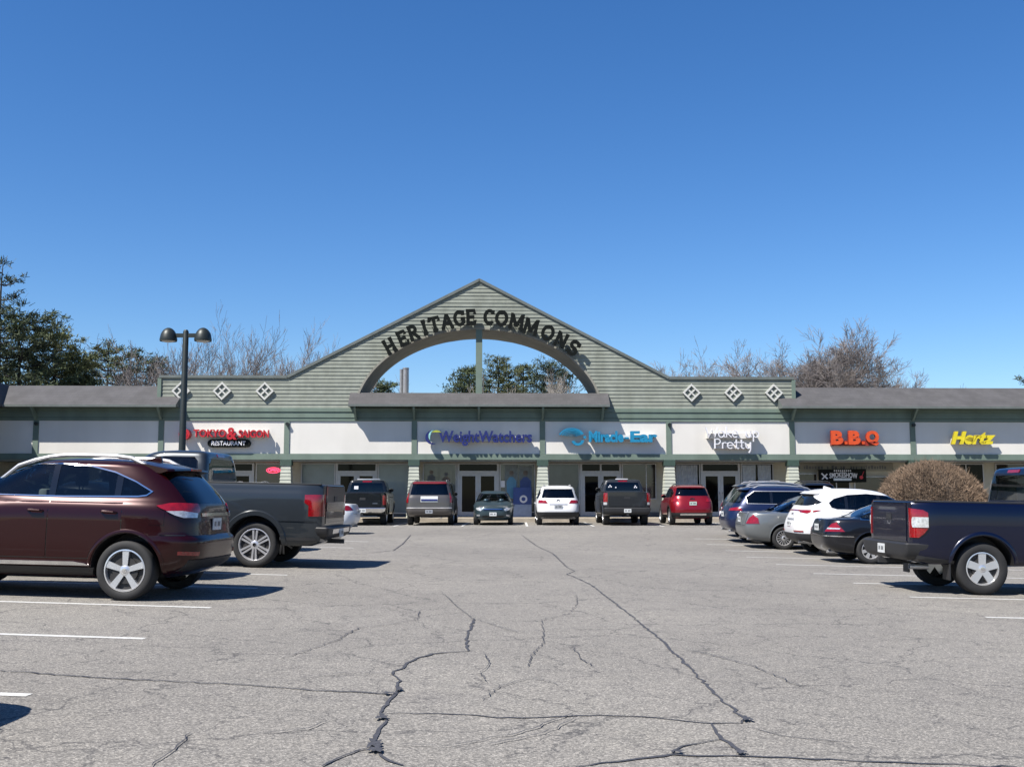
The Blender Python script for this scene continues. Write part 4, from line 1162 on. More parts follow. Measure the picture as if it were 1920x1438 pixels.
def door_panels(parent, blk, xs, z0, z1, m, handles=True, off=.005, wb=None, Rr=None):
    """raised door skins with dark gaps; xs = edges front to rear"""
    for k, (a, b) in enumerate(zip(xs, xs[1:])):
        q = [(b, z0), (a, z0), (a, z1), (b, z1)]
        if k == len(xs)-2 and wb:                        # rear door clears the arch
            rr = Rr+.13; cx = -wb/2; pts = []
            for t in range(0, 91, 15):
                px, pz = cx+rr*math.cos(R(t)), Rr+rr*math.sin(R(t))
                if pz > z0 and px > b: pts.append((px, pz))
            q = ([(a, z0)] + [(cx+math.sqrt(max(0, rr**2-(z0-Rr)**2)), z0)][::1] + [p for p in pts if p[1] > z0+.02] + [(b, max(z0+.05, Rr+math.sqrt(max(0, rr**2-(b-cx)**2)) if abs(b-cx) < rr else z0+.05)), (b, z1), (a, z1)])
            q2 = []
            for p in q:
                if not q2 or (Vector(p)-Vector(q2[-1])).length > .02: q2.append(p)
            q = q2
        for s in (1, -1):
            bm = bmesh.new(); patch(bm, blk, grow(q, -.006), 'side', off, s, 0, .12, .004)
            d = finish('door', bm, m, parent, sharp=40)
            bm = bmesh.new(); patch(bm, blk, grow(q, .004), 'side', .0012, s, 0, .12, 0); finish('door_gap', bm, M['gloss'], d, sharp=40)
            if handles:
                hx = b+.16; hz = z1-.13; y = s*(blk.y(hx, hz)+off)
                bm = bmesh.new(); tube(bm, [(hx-.10, y, hz), (hx-.07, y+s*.035, hz+.004), (hx+.07, y+s*.035, hz+.008), (hx+.10, y, hz+.008)], [.012, .016, .016, .012], 8); finish('handle', bm, m, d)

def split_panes(outline, splits, gap):
    xs = [max(p[0] for p in outline)] + splits + [min(p[0] for p in outline)]; out = []
    for k, (a, b) in enumerate(zip(xs, xs[1:])):
        q = clip(clip(outline, a-(gap if k else 0), -1), b+(gap if k < len(xs)-2 else 0), 1)
        if len(q) > 2: out.append(q)
    return out

def windows(parent, blk, outline, splits, surround=None, glasses=('midglass', 'tintglass'), off=.006, trim=.015, gap=.035):
    """side glass over real openings: outline polygon (x,z); splits = x of the pillars (front to rear)"""
    n = len(outline); g = grow(outline, trim)
    for s in (1, -1):
        bm = bmesh.new()
        for k in range(n): patch(bm, blk, [outline[k], outline[(k+1) % n], g[(k+1) % n], g[k]], 'side', off+.003, s, 0, .15, .012)
        bmesh.ops.remove_doubles(bm, verts=bm.verts, dist=1e-5); finish('window_surround', bm, surround or M['gloss'], parent, sharp=40)
        for x in splits:
            q = clip(clip(outline, x+gap+.006, -1), x-gap-.006, 1)
            if len(q) > 2:
                bm = bmesh.new(); patch(bm, blk, q, 'side', off, s, 0, .12, .012); finish('door_pillar', bm, M['gloss'], parent, sharp=40)
        for k, q in enumerate(split_panes(outline, splits, gap)):
            bm = bmesh.new(); patch(bm, blk, q, 'side', .001, s, 0, .1, 0); finish('side_window', bm, M[glasses[min(k, len(glasses)-1)]], parent, sharp=40)

def clip(poly, x0, sgn):
    """keep sgn*(x-x0) >= 0"""
    out = []; n = len(poly)
    for i in range(n):
        p, q = poly[i], poly[(i+1) % n]; a, b = sgn*(p[0]-x0), sgn*(q[0]-x0)
        if a >= 0: out.append(p)
        if a*b < 0: t = a/(a-b); out.append((p[0]+t*(q[0]-p[0]), p[1]+t*(q[1]-p[1])))
    return out

def roof_rails(parent, blk, x0, x1, yf, m, h=.055, r=.018, cross=False):
    for s in (1, -1):
        bm = bmesh.new(); n = 9; P = []
        for k in range(n+1):
            x = x0+(x1-x0)*k/n; y = s*yf; z = blk.top(x, abs(y))
            P.append((x, y, z+(h if 0 < k < n else -.01)))
        tube(bm, P, r, 8); finish('roof_rail', bm, m, parent)
    if cross:
        for x in (x0*.55+x1*.45, x0*.2+x1*.8):
            bm = bmesh.new(); tube(bm, [(x, -yf, blk.top(x, yf)+h+.03), (x, yf, blk.top(x, yf)+h+.03)], .02, 8); finish('cross_bar', bm, m, parent)

def four_wheels(r, wb, y, Rr, wid, rimr, n, sw, m_rim, style='spoke'):
    for x in (wb/2, -wb/2):
        for s in (1, -1): wheel(r, x, s*y, Rr, wid, rimr, n, sw, m_rim, s, style)

def vehicle(name, label, cat, X, Y, head, group=None):
    r = root(name, label, cat, (0, 0, 0), 0, group); place(r, X, Y, head); return r

def rear_center(X, Y, head, wb):                         # rear axle position -> centre of wheelbase
    return X+math.cos(R(head))*wb/2, Y+math.sin(R(head))*wb/2

def body_obj(r, blk, m, wb=None, Rr=None, W=None, name='body', extra=.07):
    b = finish(name, blk.mesh(), m, r, sharp=33)
    if wb: cut_arches(b, wb, Rr, W, extra)
    return b

GP = 'vehicles parked in the lot'
def lamps(r, B, inner, outer=None, m='lamp_red', off=.012, name='tail_lamp', front=False):
    """inner: (y,z) points bottom to top on the end face; outer: (x,z) points top to bottom on the flank"""
    if outer: poly = [(B.run(z, front, y=y), z) for y, z in inner] + [(B.run(z, front, x=x), z) for x, z in outer]
    else: poly = [(B.run(z, front, y=y), z) for y, z in inner]
    out = []
    for s in (1, -1):
        bm = bmesh.new(); patch(bm, B, poly, 'wrapf' if front else 'wrap', off, s, 0, .05, .035); out.append(finish(name, bm, M[m], r, sharp=45))
    return out

def lexus():
    wb, Rr = 2.74, .365; head = 176.
    r = vehicle('parked_suv', 'dark red SUV with silver roof rails, largest vehicle at the left edge', 'SUV', *rear_center(-4.70, 14.0, head, wb), head, GP)
    m = mat('dark_red_paint', (.027, .0004, .001), .28, .4, .4, .05, 1.5, spec=.35)
    T = lambda x: x if x > -1.37 else -1.37+(x+1.37)*.81
    B = Block([(q[0], q[1], T(q[2]), q[3]) for q in [(.27, 2.0, -1.98, .78), (.34, 2.2, -2.18, .875), (.46, 2.33, -2.37, .925), (.62, 2.37, -2.43, .942), (.72, 2.37, -2.44, .945), (.76, 2.37, -2.42, .943), (.80, 2.35, -2.36, .943), (.95, 2.28, -2.345, .945),
               (1.03, 2.08, -2.33, .947), (1.10, 1.75, -2.32, .938), (1.17, 1.28, -2.305, .915), (1.215, 1.10, -2.28, .885), (1.24, 1.04, -2.26, .868), (1.35, .82, -2.15, .84), (1.50, .52, -1.97, .80),
               (1.60, .28, -1.84, .766), (1.66, .08, -1.72, .742), (1.705, -.12, -1.50, .67), (1.735, -.40, -1.1, .50)]], 4.5, 5.5, 0, 4, 3.6)
    bo = body_obj(r, B, m, wb, Rr, .945)
    four_wheels(r, wb, .925, Rr, .235, .262, 5, (.030, .042), M['alloy'])
    arch_lip(r, B, wb, Rr, m, .07, .12, .012)
    door_panels(r, B, [.88, -.36, -1.30], .50, 1.20, m, wb=wb, Rr=Rr)
    O = [(1.02, 1.27), (.62, 1.47), (.25, 1.60), (-.05, 1.645), (-.42, 1.655), (-.80, 1.63), (-1.12, 1.56), (-1.40, 1.45), (-1.66, 1.335), (-1.60, 1.295), (-1.48, 1.28), (-.5, 1.262)]
    O = [(T(a), b) for a, b in O]
    windows(r, B, O, [-.36, -1.2], M['chrome'], ('clearglass', 'tintglass'))
    rw = [(-.68, 1.20), (.68, 1.20), (.62, 1.55), (.4, 1.585), (-.4, 1.585), (-.62, 1.55)]; fw = [(-.74, 1.26), (.74, 1.26), (.62, 1.60), (-.62, 1.60)]
    hollow(bo, B, split_panes(O, [-.36, -1.2], .035), rw, fw, 1.0); cabin(r, B, (-.05, -.95), 1.06, M['seatgrey'], dash=.85)
    ppatch('sill_strip', r, B, [[(.95, .405), (.95, .455), (-.72, .46), (-.86, .44), (-.93, .415)]], 'side', M['chrome'], .02)
    ppatch('sill_panel', r, B, [[(1.0, .285), (1.0, .39), (-.98, .39), (-.93, .285)]], 'side', M['plastic'], .012)
    # hatch glass and spoiler
    ppatch('rear_window', r, B, [grow(rw, .004)], 'rear', M['tintglass'], .001, depth=0)
    bm = bmesh.new()
    q = [(-1.30, 1.715), (-1.50, 1.70), (-1.80, 1.645), (-1.81, 1.62), (-1.70, 1.59), (-1.5, 1.62)]
    A = [(y, s) for y, s in ((-.66, .86), (-.6, 1), (0, 1.03), (.6, 1), (.66, .86))]
    last = None
    for y, s in A:
        ring = [bm.verts.new((-1.30+(x+1.30)*s, y, z-.02*(abs(y)/.6)**2)) for x, z in q]
        if last:
            for k in range(len(q)): bm.faces.new((last[k], last[(k+1) % len(q)], ring[(k+1) % len(q)], ring[k]))
        else: bm.faces.new(ring)
        last = ring
    bm.faces.new(last[::-1]); fixn(bm); finish('spoiler', bm, m, r, sharp=30)
    bm = bmesh.new(); box(bm, -1.87, -1.86, -.18, .18, 1.61, 1.635); finish('high_brake_light', bm, M['lamp_red'], r)
    # tail lamps
    for t in lamps(r, B, [(.60, 1.03), (.50, 1.12), (.52, 1.195)], [(-1.95, 1.205), (-1.85, 1.20), (-1.72, 1.165), (-1.80, 1.13), (-1.90, 1.085), (-2.0, 1.03)], off=.014): pass
    lamps(r, B, [(.60, 1.02), (.58, 1.075)], [(-2.0, 1.105), (-1.88, 1.10), (-1.95, 1.05), (-2.02, 1.02)], 'lamp_clear', .021, 'clear_lens')
    lamps(r, B, [(.62, .55), (.62, .60)], [(-2.02, .61), (-2.0, .565)], 'lamp_red', .01, 'reflector')
    ppatch('hatch_chrome', r, B, [rect(-.5, .5, 1.035, 1.075)], 'rear', M['chrome'], .02)
    plate(r, B, 0, .93)
    ppatch('rear_skirt', r, B, [rect(-.75, .75, .36, .50)], 'rear', M['plastic'], .012)
    ppatch('bumper_seam', r, B, [[(-1.78, .80), (-2.06, .80), (-2.06, .808), (-1.78, .808)]], 'side', M['gloss'], .003, depth=0)
    ppatch('fuel_flap', r, B, [rect(-1.82, -1.64, .93, 1.10)], 'side', m, .004, both=False)
    roof_rails(r, B, .45, -1.45, .60, M['silverplastic'], .065, .026)
    bm = bmesh.new(); prism(bm, [(-1.15, 1.73), (-1.40, 1.71), (-1.38, 1.80)], -.02, .02); fixn(bm); finish('roof_fin', bm, m, r)
    mirror(r, B, .85, 1.30, m)
    for s in (1, -1):
        bm = bmesh.new(); q = [(1.75, .98), (2.12, .86), (2.15, .96), (1.9, 1.05)]; patch(bm, B, q, 'side', .01, s, 0, .06, .03); finish('headlight', bm, M['lamp_clear'], r)
    ppatch('windscreen', r, B, [grow(fw, .004)], 'front', M['clearglass'], .001, depth=0)
lexus()

def pickup(r, m, wb, Rr, W, front, rear, bedz, cabz, bed, rimargs, cabW=.93, tail='ford', chrome_bumper=False, hoodz=1.36, bumper_m=None, cab_front=1.42, glass='tintglass', deep=.40, flare=True):
    B = Block([(deep, front-.25, rear+.2, W-.08), (deep+.08, front-.08, rear+.03, W-.025), (.78, front, rear, W-.004), (1.0, front, rear, W), (1.22, front-.05, rear, W-.004), (hoodz-.05, front-.25, rear, W-.014),
               (hoodz, cab_front+.5, rear, W-.025), (hoodz+.03, cab_front+.05, rear, W-.032), (bedz-.012, cab_front-.05, rear, W-.05), (bedz, cab_front-.1, rear+.015, W-.075)], 7, 26, 0)
    body_obj(r, B, m, wb, Rr, W, 'body', .085)
    cx = rear+bed
    K = Block([(bedz-.14, cab_front, cx, cabW+.03), (bedz, cab_front-.12, cx, cabW+.005), (bedz+.06, cab_front-.24, cx+.005, cabW-.015), (bedz+(cabz-bedz)*.55, cab_front-.70, cx+.03, cabW-.075), (cabz-.14, cab_front-.98, cx+.055, cabW-.12), (cabz-.06, cab_front-1.14, cx+.08, cabW-.155), (cabz-.02, cab_front-1.32, cx+.13, cabW-.215), (cabz, cab_front-1.55, cx+.28, cabW-.36)], 6, 15, (cab_front+cx)/2-.15, 5, 11)
    ko = body_obj(r, K, m, name='cab')
    # bed rail caps, bed gap, tailgate
    for s in (1, -1):
        box_obj('bed_rail_cap', (rear+.05, cx-.03, s*(W-.11)-.045, s*(W-.11)+.045, bedz-.005, bedz+.022), M['plastic'], r, .008)
        bm = bmesh.new(); patch(bm, B, rect(cx-.018, cx+.0, .55, bedz-.02), 'side', .002, s, 0, .1, 0); finish('cab_gap', bm, M['gloss'], r)
    four_wheels(r, wb, W-.05, Rr, .27, *rimargs)
    if flare: arch_lip(r, B, wb, Rr, m, .085, .19, .03, zmin=deep+.02)
    ppatch('tailgate', r, B, [rect(-.74, .74, .80, bedz-.03)], 'rear', m, .012)
    ppatch('tailgate_gap', r, B, [rect(-.755, .755, .785, bedz-.015)], 'rear', M['gloss'], .003, depth=0)
    bm = bmesh.new(); patch(bm, B, rect(-.12, .12, bedz-.30, bedz-.20), 'rear', .02, 1, 0, .1, .02); finish('tailgate_handle', bm, M['plastic'], r)
    # rear bumper
    zb = .74 if deep < .45 else .78
    e = rear+(.14 if chrome_bumper else .34)
    Q = Block([(zb-(.21 if chrome_bumper else .27), e-.04, rear-.05, W-.16), (zb-(.15 if chrome_bumper else .20), e-.02, rear-.12, W-.06), (zb-.02, e, rear-.14, W-.015), (zb, e-.02, rear-.12, W-.03)], 14, 9, rear+.0)
    bmp = body_obj(r, Q, M[bumper_m or ('chrome' if chrome_bumper else 'plastic')], name='bumper')
    plate(bmp, Q, 0, zb-.12)
    box_obj('tow_hitch', (rear-.2, rear+.3, -.04, .04, .42, .50), M['plastic'], r)
    # glass
    win_lo = bedz+.035; win_hi = cabz-.145
    rw = [(-cabW+.17, win_lo+.03), (cabW-.17, win_lo+.03), (cabW-.25, win_hi), (-cabW+.25, win_hi)]
    fw = [(-cabW+.12, win_lo+.02), (cabW-.12, win_lo+.02), (cabW-.24, win_hi), (-cabW+.24, win_hi)]
    ppatch('rear_window', r, K, [grow(rw, .004)], 'rear', M[glass], .001, depth=0)
    ppatch('high_brake_light', r, K, [rect(-.2, .2, cabz-.10, cabz-.05)], 'rear', M['lamp_red'], .012)
    O = [(cab_front-.30, win_lo), (cab_front-.85, win_hi-.02), (cab_front-1.05, win_hi+.01), (cx+.28, win_hi+.01), (cx+.22, win_hi-.05), (cx+.18, win_lo+.02), (cx+.22, win_lo)]
    sp = [(cab_front+cx)/2-.12] if cab_front-cx > 2.0 else []
    windows(r, K, O, sp, None)
    ppatch('windscreen', r, K, [grow(fw, .004)], 'front', M['clearglass'], .001, depth=0)
    hollow(ko, K, split_panes(O, sp, .035), rw, fw, bedz-.10); cabin(r, K, ((cab_front+cx)/2+.1, cx+.5) if sp else (cx+.55,), bedz+.02, M['seatgrey'] if glass == 'clearglass' else M['seatblack'], .40, dash=cab_front-.45)
    ed = [cab_front-.35] + ([(cab_front+cx)/2-.12] if sp else []) + [cx+.14]
    door_panels(r, B, ed, .62, bedz-.06, m)
    mirror(r, K, cab_front-.42, bedz+.10, M['plastic'], .02)
    for s in (1, -1):
        bm = bmesh.new(); patch(bm, B, [(front-.45, .98), (front-.12, .95), (front-.14, 1.18), (front-.42, 1.16)], 'side', .01, s, 0, .06, .03); finish('headlight', bm, M['lamp_clear'], r)
    box_obj('running_board', (-wb/2+Rr+.25, wb/2-Rr-.25, W-.12, W+.0, deep-.06, deep+.0), M['plastic'], r)
    return B, K, Q

M['chromerim'] = mat('polished_alloy', (.62, .62, .64), .3, .7, var=.05)
def f150():
    wb, Rr = 3.68, .405; head = 177.
    r = vehicle('pickup_truck', 'dark grey crew cab pickup with chrome tailgate panel parked beyond the dark red SUV', 'pickup', *rear_center(-4.56, 19.95, head, wb), head, GP)
    m = paint('grey_paint', (.042, .050, .058), .45, .33)
    B, K, Q = pickup(r, m, wb, Rr, 1.015, 2.82, -3.05, 1.49, 2.07, 2.15, (.292, 6, (.016, .018), M['chromerim'], 'twin'), .96, chrome_bumper=True, bumper_m='plastic')
    ppatch('bumper_chrome', r, Q, [rect(-.7, .7, .62, .70)], 'rear', M['chrome'], .01)
    lamps(r, B, [(.80, .93), (.80, 1.32)], [(-2.73, 1.31), (-2.74, 1.17), (-2.82, 1.12), (-2.86, .93)])
    ppatch('chrome_applique', r, B, [rect(-.74, .74, 1.02, 1.18)], 'rear', M['chrome'], .026)
    emblem(r, B, 0, 1.10, 'navysign', .12, .05); bm = bmesh.new()
    ppatch('lower_crease', r, B, [[(-2.2, .86), (-2.95, .86), (-2.95, .84), (-2.2, .835)]], 'side', m, .012)
    ppatch('door_cladding', r, B, [[(-2.3, .55), (-2.95, .55), (-2.95, .50), (-2.3, .50)]], 'side', M['plastic'], .01)
f150()

def tundra():
    wb, Rr = 3.70, .408; head = .3
    r = vehicle('pickup_truck', 'navy blue pickup with black bumper and red and clear tail lamps at the right edge', 'pickup', *rear_center(7.36, 17.66, head, wb), head, GP)
    m = paint('navy_paint', (.0012, .0034, .024), .3, .28)
    B, K, Q = pickup(r, m, wb, Rr, 1.015, 2.85, -2.95, 1.43, 2.05, 2.02, (.262, 5, (.055, .06), M['alloy']), .95, glass='clearglass', flare=False, deep=.46)
    arch_lip(r, B, wb, Rr, m, .085, .15, .022, zmin=.5)
    lamps(r, B, [(.85, .87), (.85, 1.33)], [(-2.84, 1.30), (-2.77, 1.26), (-2.77, 1.02), (-2.82, .93), (-2.88, .87)], off=.013)
    lamps(r, B, [(.94, 1.03), (.94, 1.19)], [(-2.78, 1.19), (-2.78, 1.03)], 'lamp_clear', .022, 'clear_lens')
    for s in (1, -1):
        # mud flaps
        box_obj('mud_flap', (-wb/2-Rr-.12, -wb/2-Rr-.10, s*.84-.13, s*.84+.13, .22, .68), M['plastic'], r)
    ppatch('mud_edge', r, B, [[(-2.3, .52), (-2.9, .60), (-2.9, .50), (-2.3, .47)]], 'side', M['plastic'], .006)
    exhaust(r, -2.85, -.55, .40, .045)
    emblem(r, B, 0, 1.12, 'silverplastic', .09, .065, ring=True)
tundra()

def ram():
    wb, Rr = 3.5, .40; head = 92.
    r = vehicle('pickup_truck', 'black pickup with chrome bumper facing the vacant shop', 'pickup', *rear_center(-6.3, 45.4, head, wb), head, GP)
    m = paint('black_paint', (.010, .011, .012), .2, .25)
    B, K, Q = pickup(r, m, wb, Rr, .99, 2.65, -2.75, 1.36, 1.93, 1.75, (.25, 5, (.05, .08), M['alloy']), .90, chrome_bumper=True)
    lamps(r, B, [(.83, .86), (.83, 1.26)], [(-2.62, 1.26), (-2.62, .86)])
    ppatch('badge', r, B, [rect(-.62, -.42, .90, .94)], 'rear', M['chrome'], .02)
    box_obj('roof_light_bar', (-.35, -.22, -.5, .5, 1.93, 1.985), M['silverplastic'], r, .01)
    bm = bmesh.new(); patch(bm, K, rect(.38, .56, 1.52, 1.66), 'rear', .004, 1, 0, .1, .002); finish('window_sticker', bm, M['whitesign'], r, sharp=0)
ram()
def f150b():
    wb, Rr = 3.5, .40; head = 90.
    r = vehicle('pickup_truck', 'dark charcoal pickup with low bed cover facing the hearing shop', 'pickup', *rear_center(4.82, 45.3, head, wb), head, GP)
    m = paint('charcoal_paint', (.035, .037, .04), .4, .35)
    B, K, Q = pickup(r, m, wb, Rr, .99, 2.65, -2.75, 1.40, 1.95, 1.75, (.25, 6, (.05, .08), M['alloy']), .92)
    lamps(r, B, [(.82, .98), (.82, 1.36)], [(-2.60, 1.36), (-2.60, .98)]); lamps(r, B, [(.83, .86), (.83, .97)], [(-2.64, .97), (-2.64, .86)], 'lamp_clear', .014, 'clear_lens')
    for y, z in ((.55, 1.68), (.6, 1.62), (.5, 1.63), (.3, 1.60), (-.55, 1.66), (-.6, 1.60), (-.52, 1.60)):
        bm = bmesh.new(); patch(bm, K, rect(y-.025, y+.025, z-.025, z+.025), 'rear', .004, 1, 0, .1, .002); finish('window_sticker', bm, M['whitesign'], r, sharp=0)
    box_obj('roof_marker', (-.4, -.3, -.3, .25, 1.95, 1.985), M['whitesign'], r, .01)
f150b()

def suv(r, m, wb, Rr, keys, W, O, splits, doors, belt, rim, rear_win, surround=None, nr=6.5, clad=None, rails=None, rail_y=.55, rail_m='silverplastic', cross=False, zdoor=.42, nrt=4., nf=4.5, wide=.235, mz=None, screen=None):
    B = Block(keys, nf, nr, 0, 4, nrt)
    bo = body_obj(r, B, m, wb, Rr, W)
    four_wheels(r, wb, W-.025, Rr, wide, *rim)
    arch_lip(r, B, wb, Rr, M['plastic'] if clad else m, .07, .13 if clad else .11, .014)
    door_panels(r, B, doors, zdoor, belt-.03, m, wb=wb, Rr=Rr)
    windows(r, B, O, splits, surround)
    zs_ = keys[-1][0]; fw = [(-W+.2, belt+.08), (W-.2, belt+.08), (W-.3, zs_-.17), (-W+.3, zs_-.17)]
    ppatch('rear_window', r, B, [grow(rear_win, .004)], 'rear', M['tintglass'], .001, depth=0)
    ppatch('windscreen', r, B, [grow(fw, .004)], 'front', M['clearglass'], .001, depth=0)
    hollow(bo, B, split_panes(O, splits, .035), rear_win, fw, belt-.12); cabin(r, B, (-.05, -.95), min(belt, zs_-.70), M['seatblack'], dash=.75)
    if clad:
        ppatch('bumper_cladding', r, B, [rect(-W+.06, W-.06, keys[0][0]+.03, clad)], 'rear', M['plastic'], .012)
        ppatch('side_cladding', r, B, [[(wb/2-Rr-.1, keys[0][0]+.02), (wb/2-Rr-.1, zdoor), (-wb/2+Rr+.1, zdoor), (-wb/2+Rr+.1, keys[0][0]+.02)], [(-wb/2-Rr-.1, keys[0][0]+.03), (-wb/2-Rr-.1, clad), (keys[3][2]+.12, clad), (keys[3][2]+.2, keys[0][0]+.08)]], 'side', M['plastic'], .01)
    if rails: roof_rails(r, B, rails[0], rails[1], rail_y, M[rail_m], .05, .02, cross)
    mirror(r, B, max(p[0] for p in O)-.18, belt+.09, m)
    return B

def tahoe():
    wb, Rr = 2.95, .395
    r = vehicle('parked_suv', 'boxy taupe SUV with reddish roof edge facing the diet shop', 'SUV', *rear_center(-3.47, 45.4, 90, wb), 90, GP)
    m = paint('taupe_paint', (.125, .112, .105), .45, .4)
    k = [(.36, 2.3, -2.3, .88), (.46, 2.45, -2.52, .97), (.62, 2.52, -2.60, 1.0), (.70, 2.52, -2.6, 1.005), (.74, 2.52, -2.53, 1.005), (1.0, 2.48, -2.52, 1.005), (1.12, 2.3, -2.51, 1.0), (1.18, 1.5, -2.50, .985), (1.22, 1.35, -2.49, .965), (1.5, .95, -2.43, .90), (1.72, .65, -2.36, .84), (1.80, .45, -2.3, .80), (1.85, .2, -2.15, .70), (1.87, 0, -1.9, .5)]
    O = [(1.15, 1.27), (.75, 1.62), (.5, 1.72), (-2.15, 1.72), (-2.2, 1.3), (-2.1, 1.26)]
    B = suv(r, m, wb, Rr, k, 1.005, O, [.1, -.95], [1.0, .1, -1.0], 1.22, (.25, 5, (.05, .08), M['alloy']), [(-.80, 1.28), (.80, 1.28), (.70, 1.73), (-.70, 1.73)], nr=10, nrt=7, rails=(.3, -2.0), rail_y=.68)
    ppatch('roof_spoiler', r, B, [[(-.74, 1.745), (.74, 1.745), (.66, 1.835), (-.66, 1.835)]], 'rear', M['maroon'], .05)
    lamps(r, B, [(.86, .95), (.84, 1.36)], [(-2.36, 1.36), (-2.36, .95)])
    ppatch('plate_recess', r, B, [rect(-.36, .36, .98, 1.22)], 'rear', M['plate'], .008); ppatch('blue_band', r, B, [rect(-.34, .34, 1.03, 1.10)], 'rear', M['navysign'], .03)
    ppatch('bumper_step', r, B, [rect(-.95, .95, .72, .75)], 'rear', M['silverplastic'], .02); plate(r, B, 0, .58, 'silverplastic')
    exhaust(r, -2.5, -.5, .3)
M['maroon'] = paint('maroon_paint', (.20, .02, .025), .3, .35)
tahoe()

def tiguan():
    wb, Rr = 2.79, .355
    r = vehicle('parked_suv', 'white SUV with dark lower bumper facing the pillar between the diet and hearing shops', 'SUV', *rear_center(1.95, 45.4, 90, wb), 90, GP)
    m = paint('white_paint', (.80, .80, .81), 0, .35)
    k = [(.26, 2.05, -1.98, .78), (.36, 2.2, -2.2, .88), (.5, 2.28, -2.28, .91), (.62, 2.3, -2.3, .92), (.8, 2.28, -2.26, .925), (.92, 2.15, -2.22, .92), (1.02, 1.5, -2.19, .905), (1.09, 1.1, -2.16, .875), (1.3, .72, -2.05, .81), (1.5, .38, -1.9, .74), (1.6, .15, -1.72, .68), (1.65, -.1, -1.45, .58), (1.675, -.4, -1.1, .42)]
    O = [(1.0, 1.12), (.6, 1.38), (.2, 1.53), (-1.4, 1.5), (-1.75, 1.33), (-1.7, 1.15)]
    B = suv(r, m, wb, Rr, k, .922, O, [-.1, -1.05], [.85, -.1, -1.15], 1.08, (.23, 5, (.04, .07), M['alloy']), [(-.70, 1.15), (.70, 1.15), (.60, 1.50), (-.60, 1.50)], clad=.56, rails=(.35, -1.6), nr=5.5)
    lamps(r, B, [(.44, .92), (.52, 1.06)], [(-1.94, 1.06), (-1.99, .93)])
    emblem(r, B, 0, 1.02, 'darkside', .07, .07, ring=True); plate(r, B, 0, .78, 'silverplastic', w=.34); ppatch('plate_bar', r, B, [rect(-.38, .38, .86, .91)], 'rear', M['silverplastic'], .014)
    ppatch('roof_spoiler', r, B, [[(-.62, 1.53), (.62, 1.53), (.55, 1.60), (-.55, 1.60)]], 'rear', m, .07)
tiguan()

def escape():
    wb, Rr = 2.69, .355
    r = vehicle('parked_suv', 'bright red SUV with silver bumper strip facing the salon', 'SUV', *rear_center(7.62, 45.4, 90, wb), 90, GP)
    m = paint('red_paint', (.27, .008, .018), .4, .3)
    k = [(.27, 2.0, -1.95, .78), (.37, 2.15, -2.12, .88), (.5, 2.22, -2.2, .905), (.66, 2.24, -2.22, .92), (.82, 2.2, -2.18, .925), (.95, 2.0, -2.12, .92), (1.05, 1.45, -2.06, .90), (1.14, 1.05, -2.0, .87), (1.32, .75, -1.93, .81), (1.52, .38, -1.82, .74), (1.62, .15, -1.7, .68), (1.67, -.1, -1.45, .58), (1.695, -.4, -1.1, .42)]
    O = [(.95, 1.16), (.6, 1.4), (.2, 1.55), (-1.3, 1.52), (-1.65, 1.36), (-1.6, 1.2)]
    B = suv(r, m, wb, Rr, k, .922, O, [-.1, -1.0], [.8, -.1, -1.1], 1.12, (.23, 5, (.04, .07), M['alloy']), [(-.70, 1.24), (.70, 1.24), (.60, 1.56), (-.60, 1.56)], clad=.53, nr=5., rails=(.3, -1.5), rail_m='plastic')
    lamps(r, B, [(.56, .98), (.62, 1.14)], [(-1.84, 1.16), (-1.80, 1.0)])
    ppatch('bumper_strip', r, B, [rect(-.55, .55, .42, .49)], 'rear', M['chrome'], .03); plate(r, B, 0, .92, 'plateg'); emblem(r, B, 0, 1.10, 'chrome', .11, .045)
    ppatch('roof_spoiler', r, B, [[(-.62, 1.58), (.62, 1.58), (.55, 1.64), (-.55, 1.64)]], 'rear', m, .09)
escape()

def jeep():
    wb, Rr = 2.91, .375
    r = vehicle('parked_suv', 'dark navy blue SUV wagon parked just beyond the silver sedan', 'SUV', *rear_center(7.5, 33.25, .5, wb), .5, GP)
    m = paint('deep_blue_paint', (.012, .022, .075), .35, .3)
    k = [(.30, 2.1, -2.0, .80), (.40, 2.3, -2.25, .91), (.55, 2.38, -2.36, .945), (.70, 2.4, -2.38, .955), (.85, 2.36, -2.34, .96), (1.0, 2.15, -2.28, .955), (1.1, 1.5, -2.22, .935), (1.17, 1.15, -2.16, .905), (1.4, .8, -1.98, .83), (1.58, .45, -1.82, .76), (1.67, .2, -1.7, .70), (1.72, -.1, -1.45, .58), (1.745, -.4, -1.1, .42)]
    O = [(1.05, 1.2), (.7, 1.44), (.3, 1.6), (-1.55, 1.58), (-1.8, 1.4), (-1.78, 1.22)]
    B = suv(r, m, wb, Rr, k, .957, O, [-.1, -1.05], [.9, -.1, -1.15], 1.16, (.245, 5, (.04, .08), M['alloy']), [(-.74, 1.22), (.74, 1.22), (.62, 1.60), (-.62, 1.60)], rails=(.35, -1.6), surround=M['silverplastic'], nr=6)
    lamps(r, B, [(.5, .98), (.5, 1.06)], [(-2.02, 1.10), (-1.98, 1.0)])
    emblem(r, B, .55, .84, 'whitesign', .08, .08); plate(r, B, 0, .86); ppatch('bumper_strip', r, B, [rect(-.6, .6, .40, .46)], 'rear', M['silverplastic'], .014)
    ppatch('roof_spoiler', r, B, [[(-.62, 1.62), (.62, 1.62), (.55, 1.69), (-.55, 1.69)]], 'rear', m, .1); exhaust(r, -2.3, .55, .36); exhaust(r, -2.3, -.55, .36)
jeep()

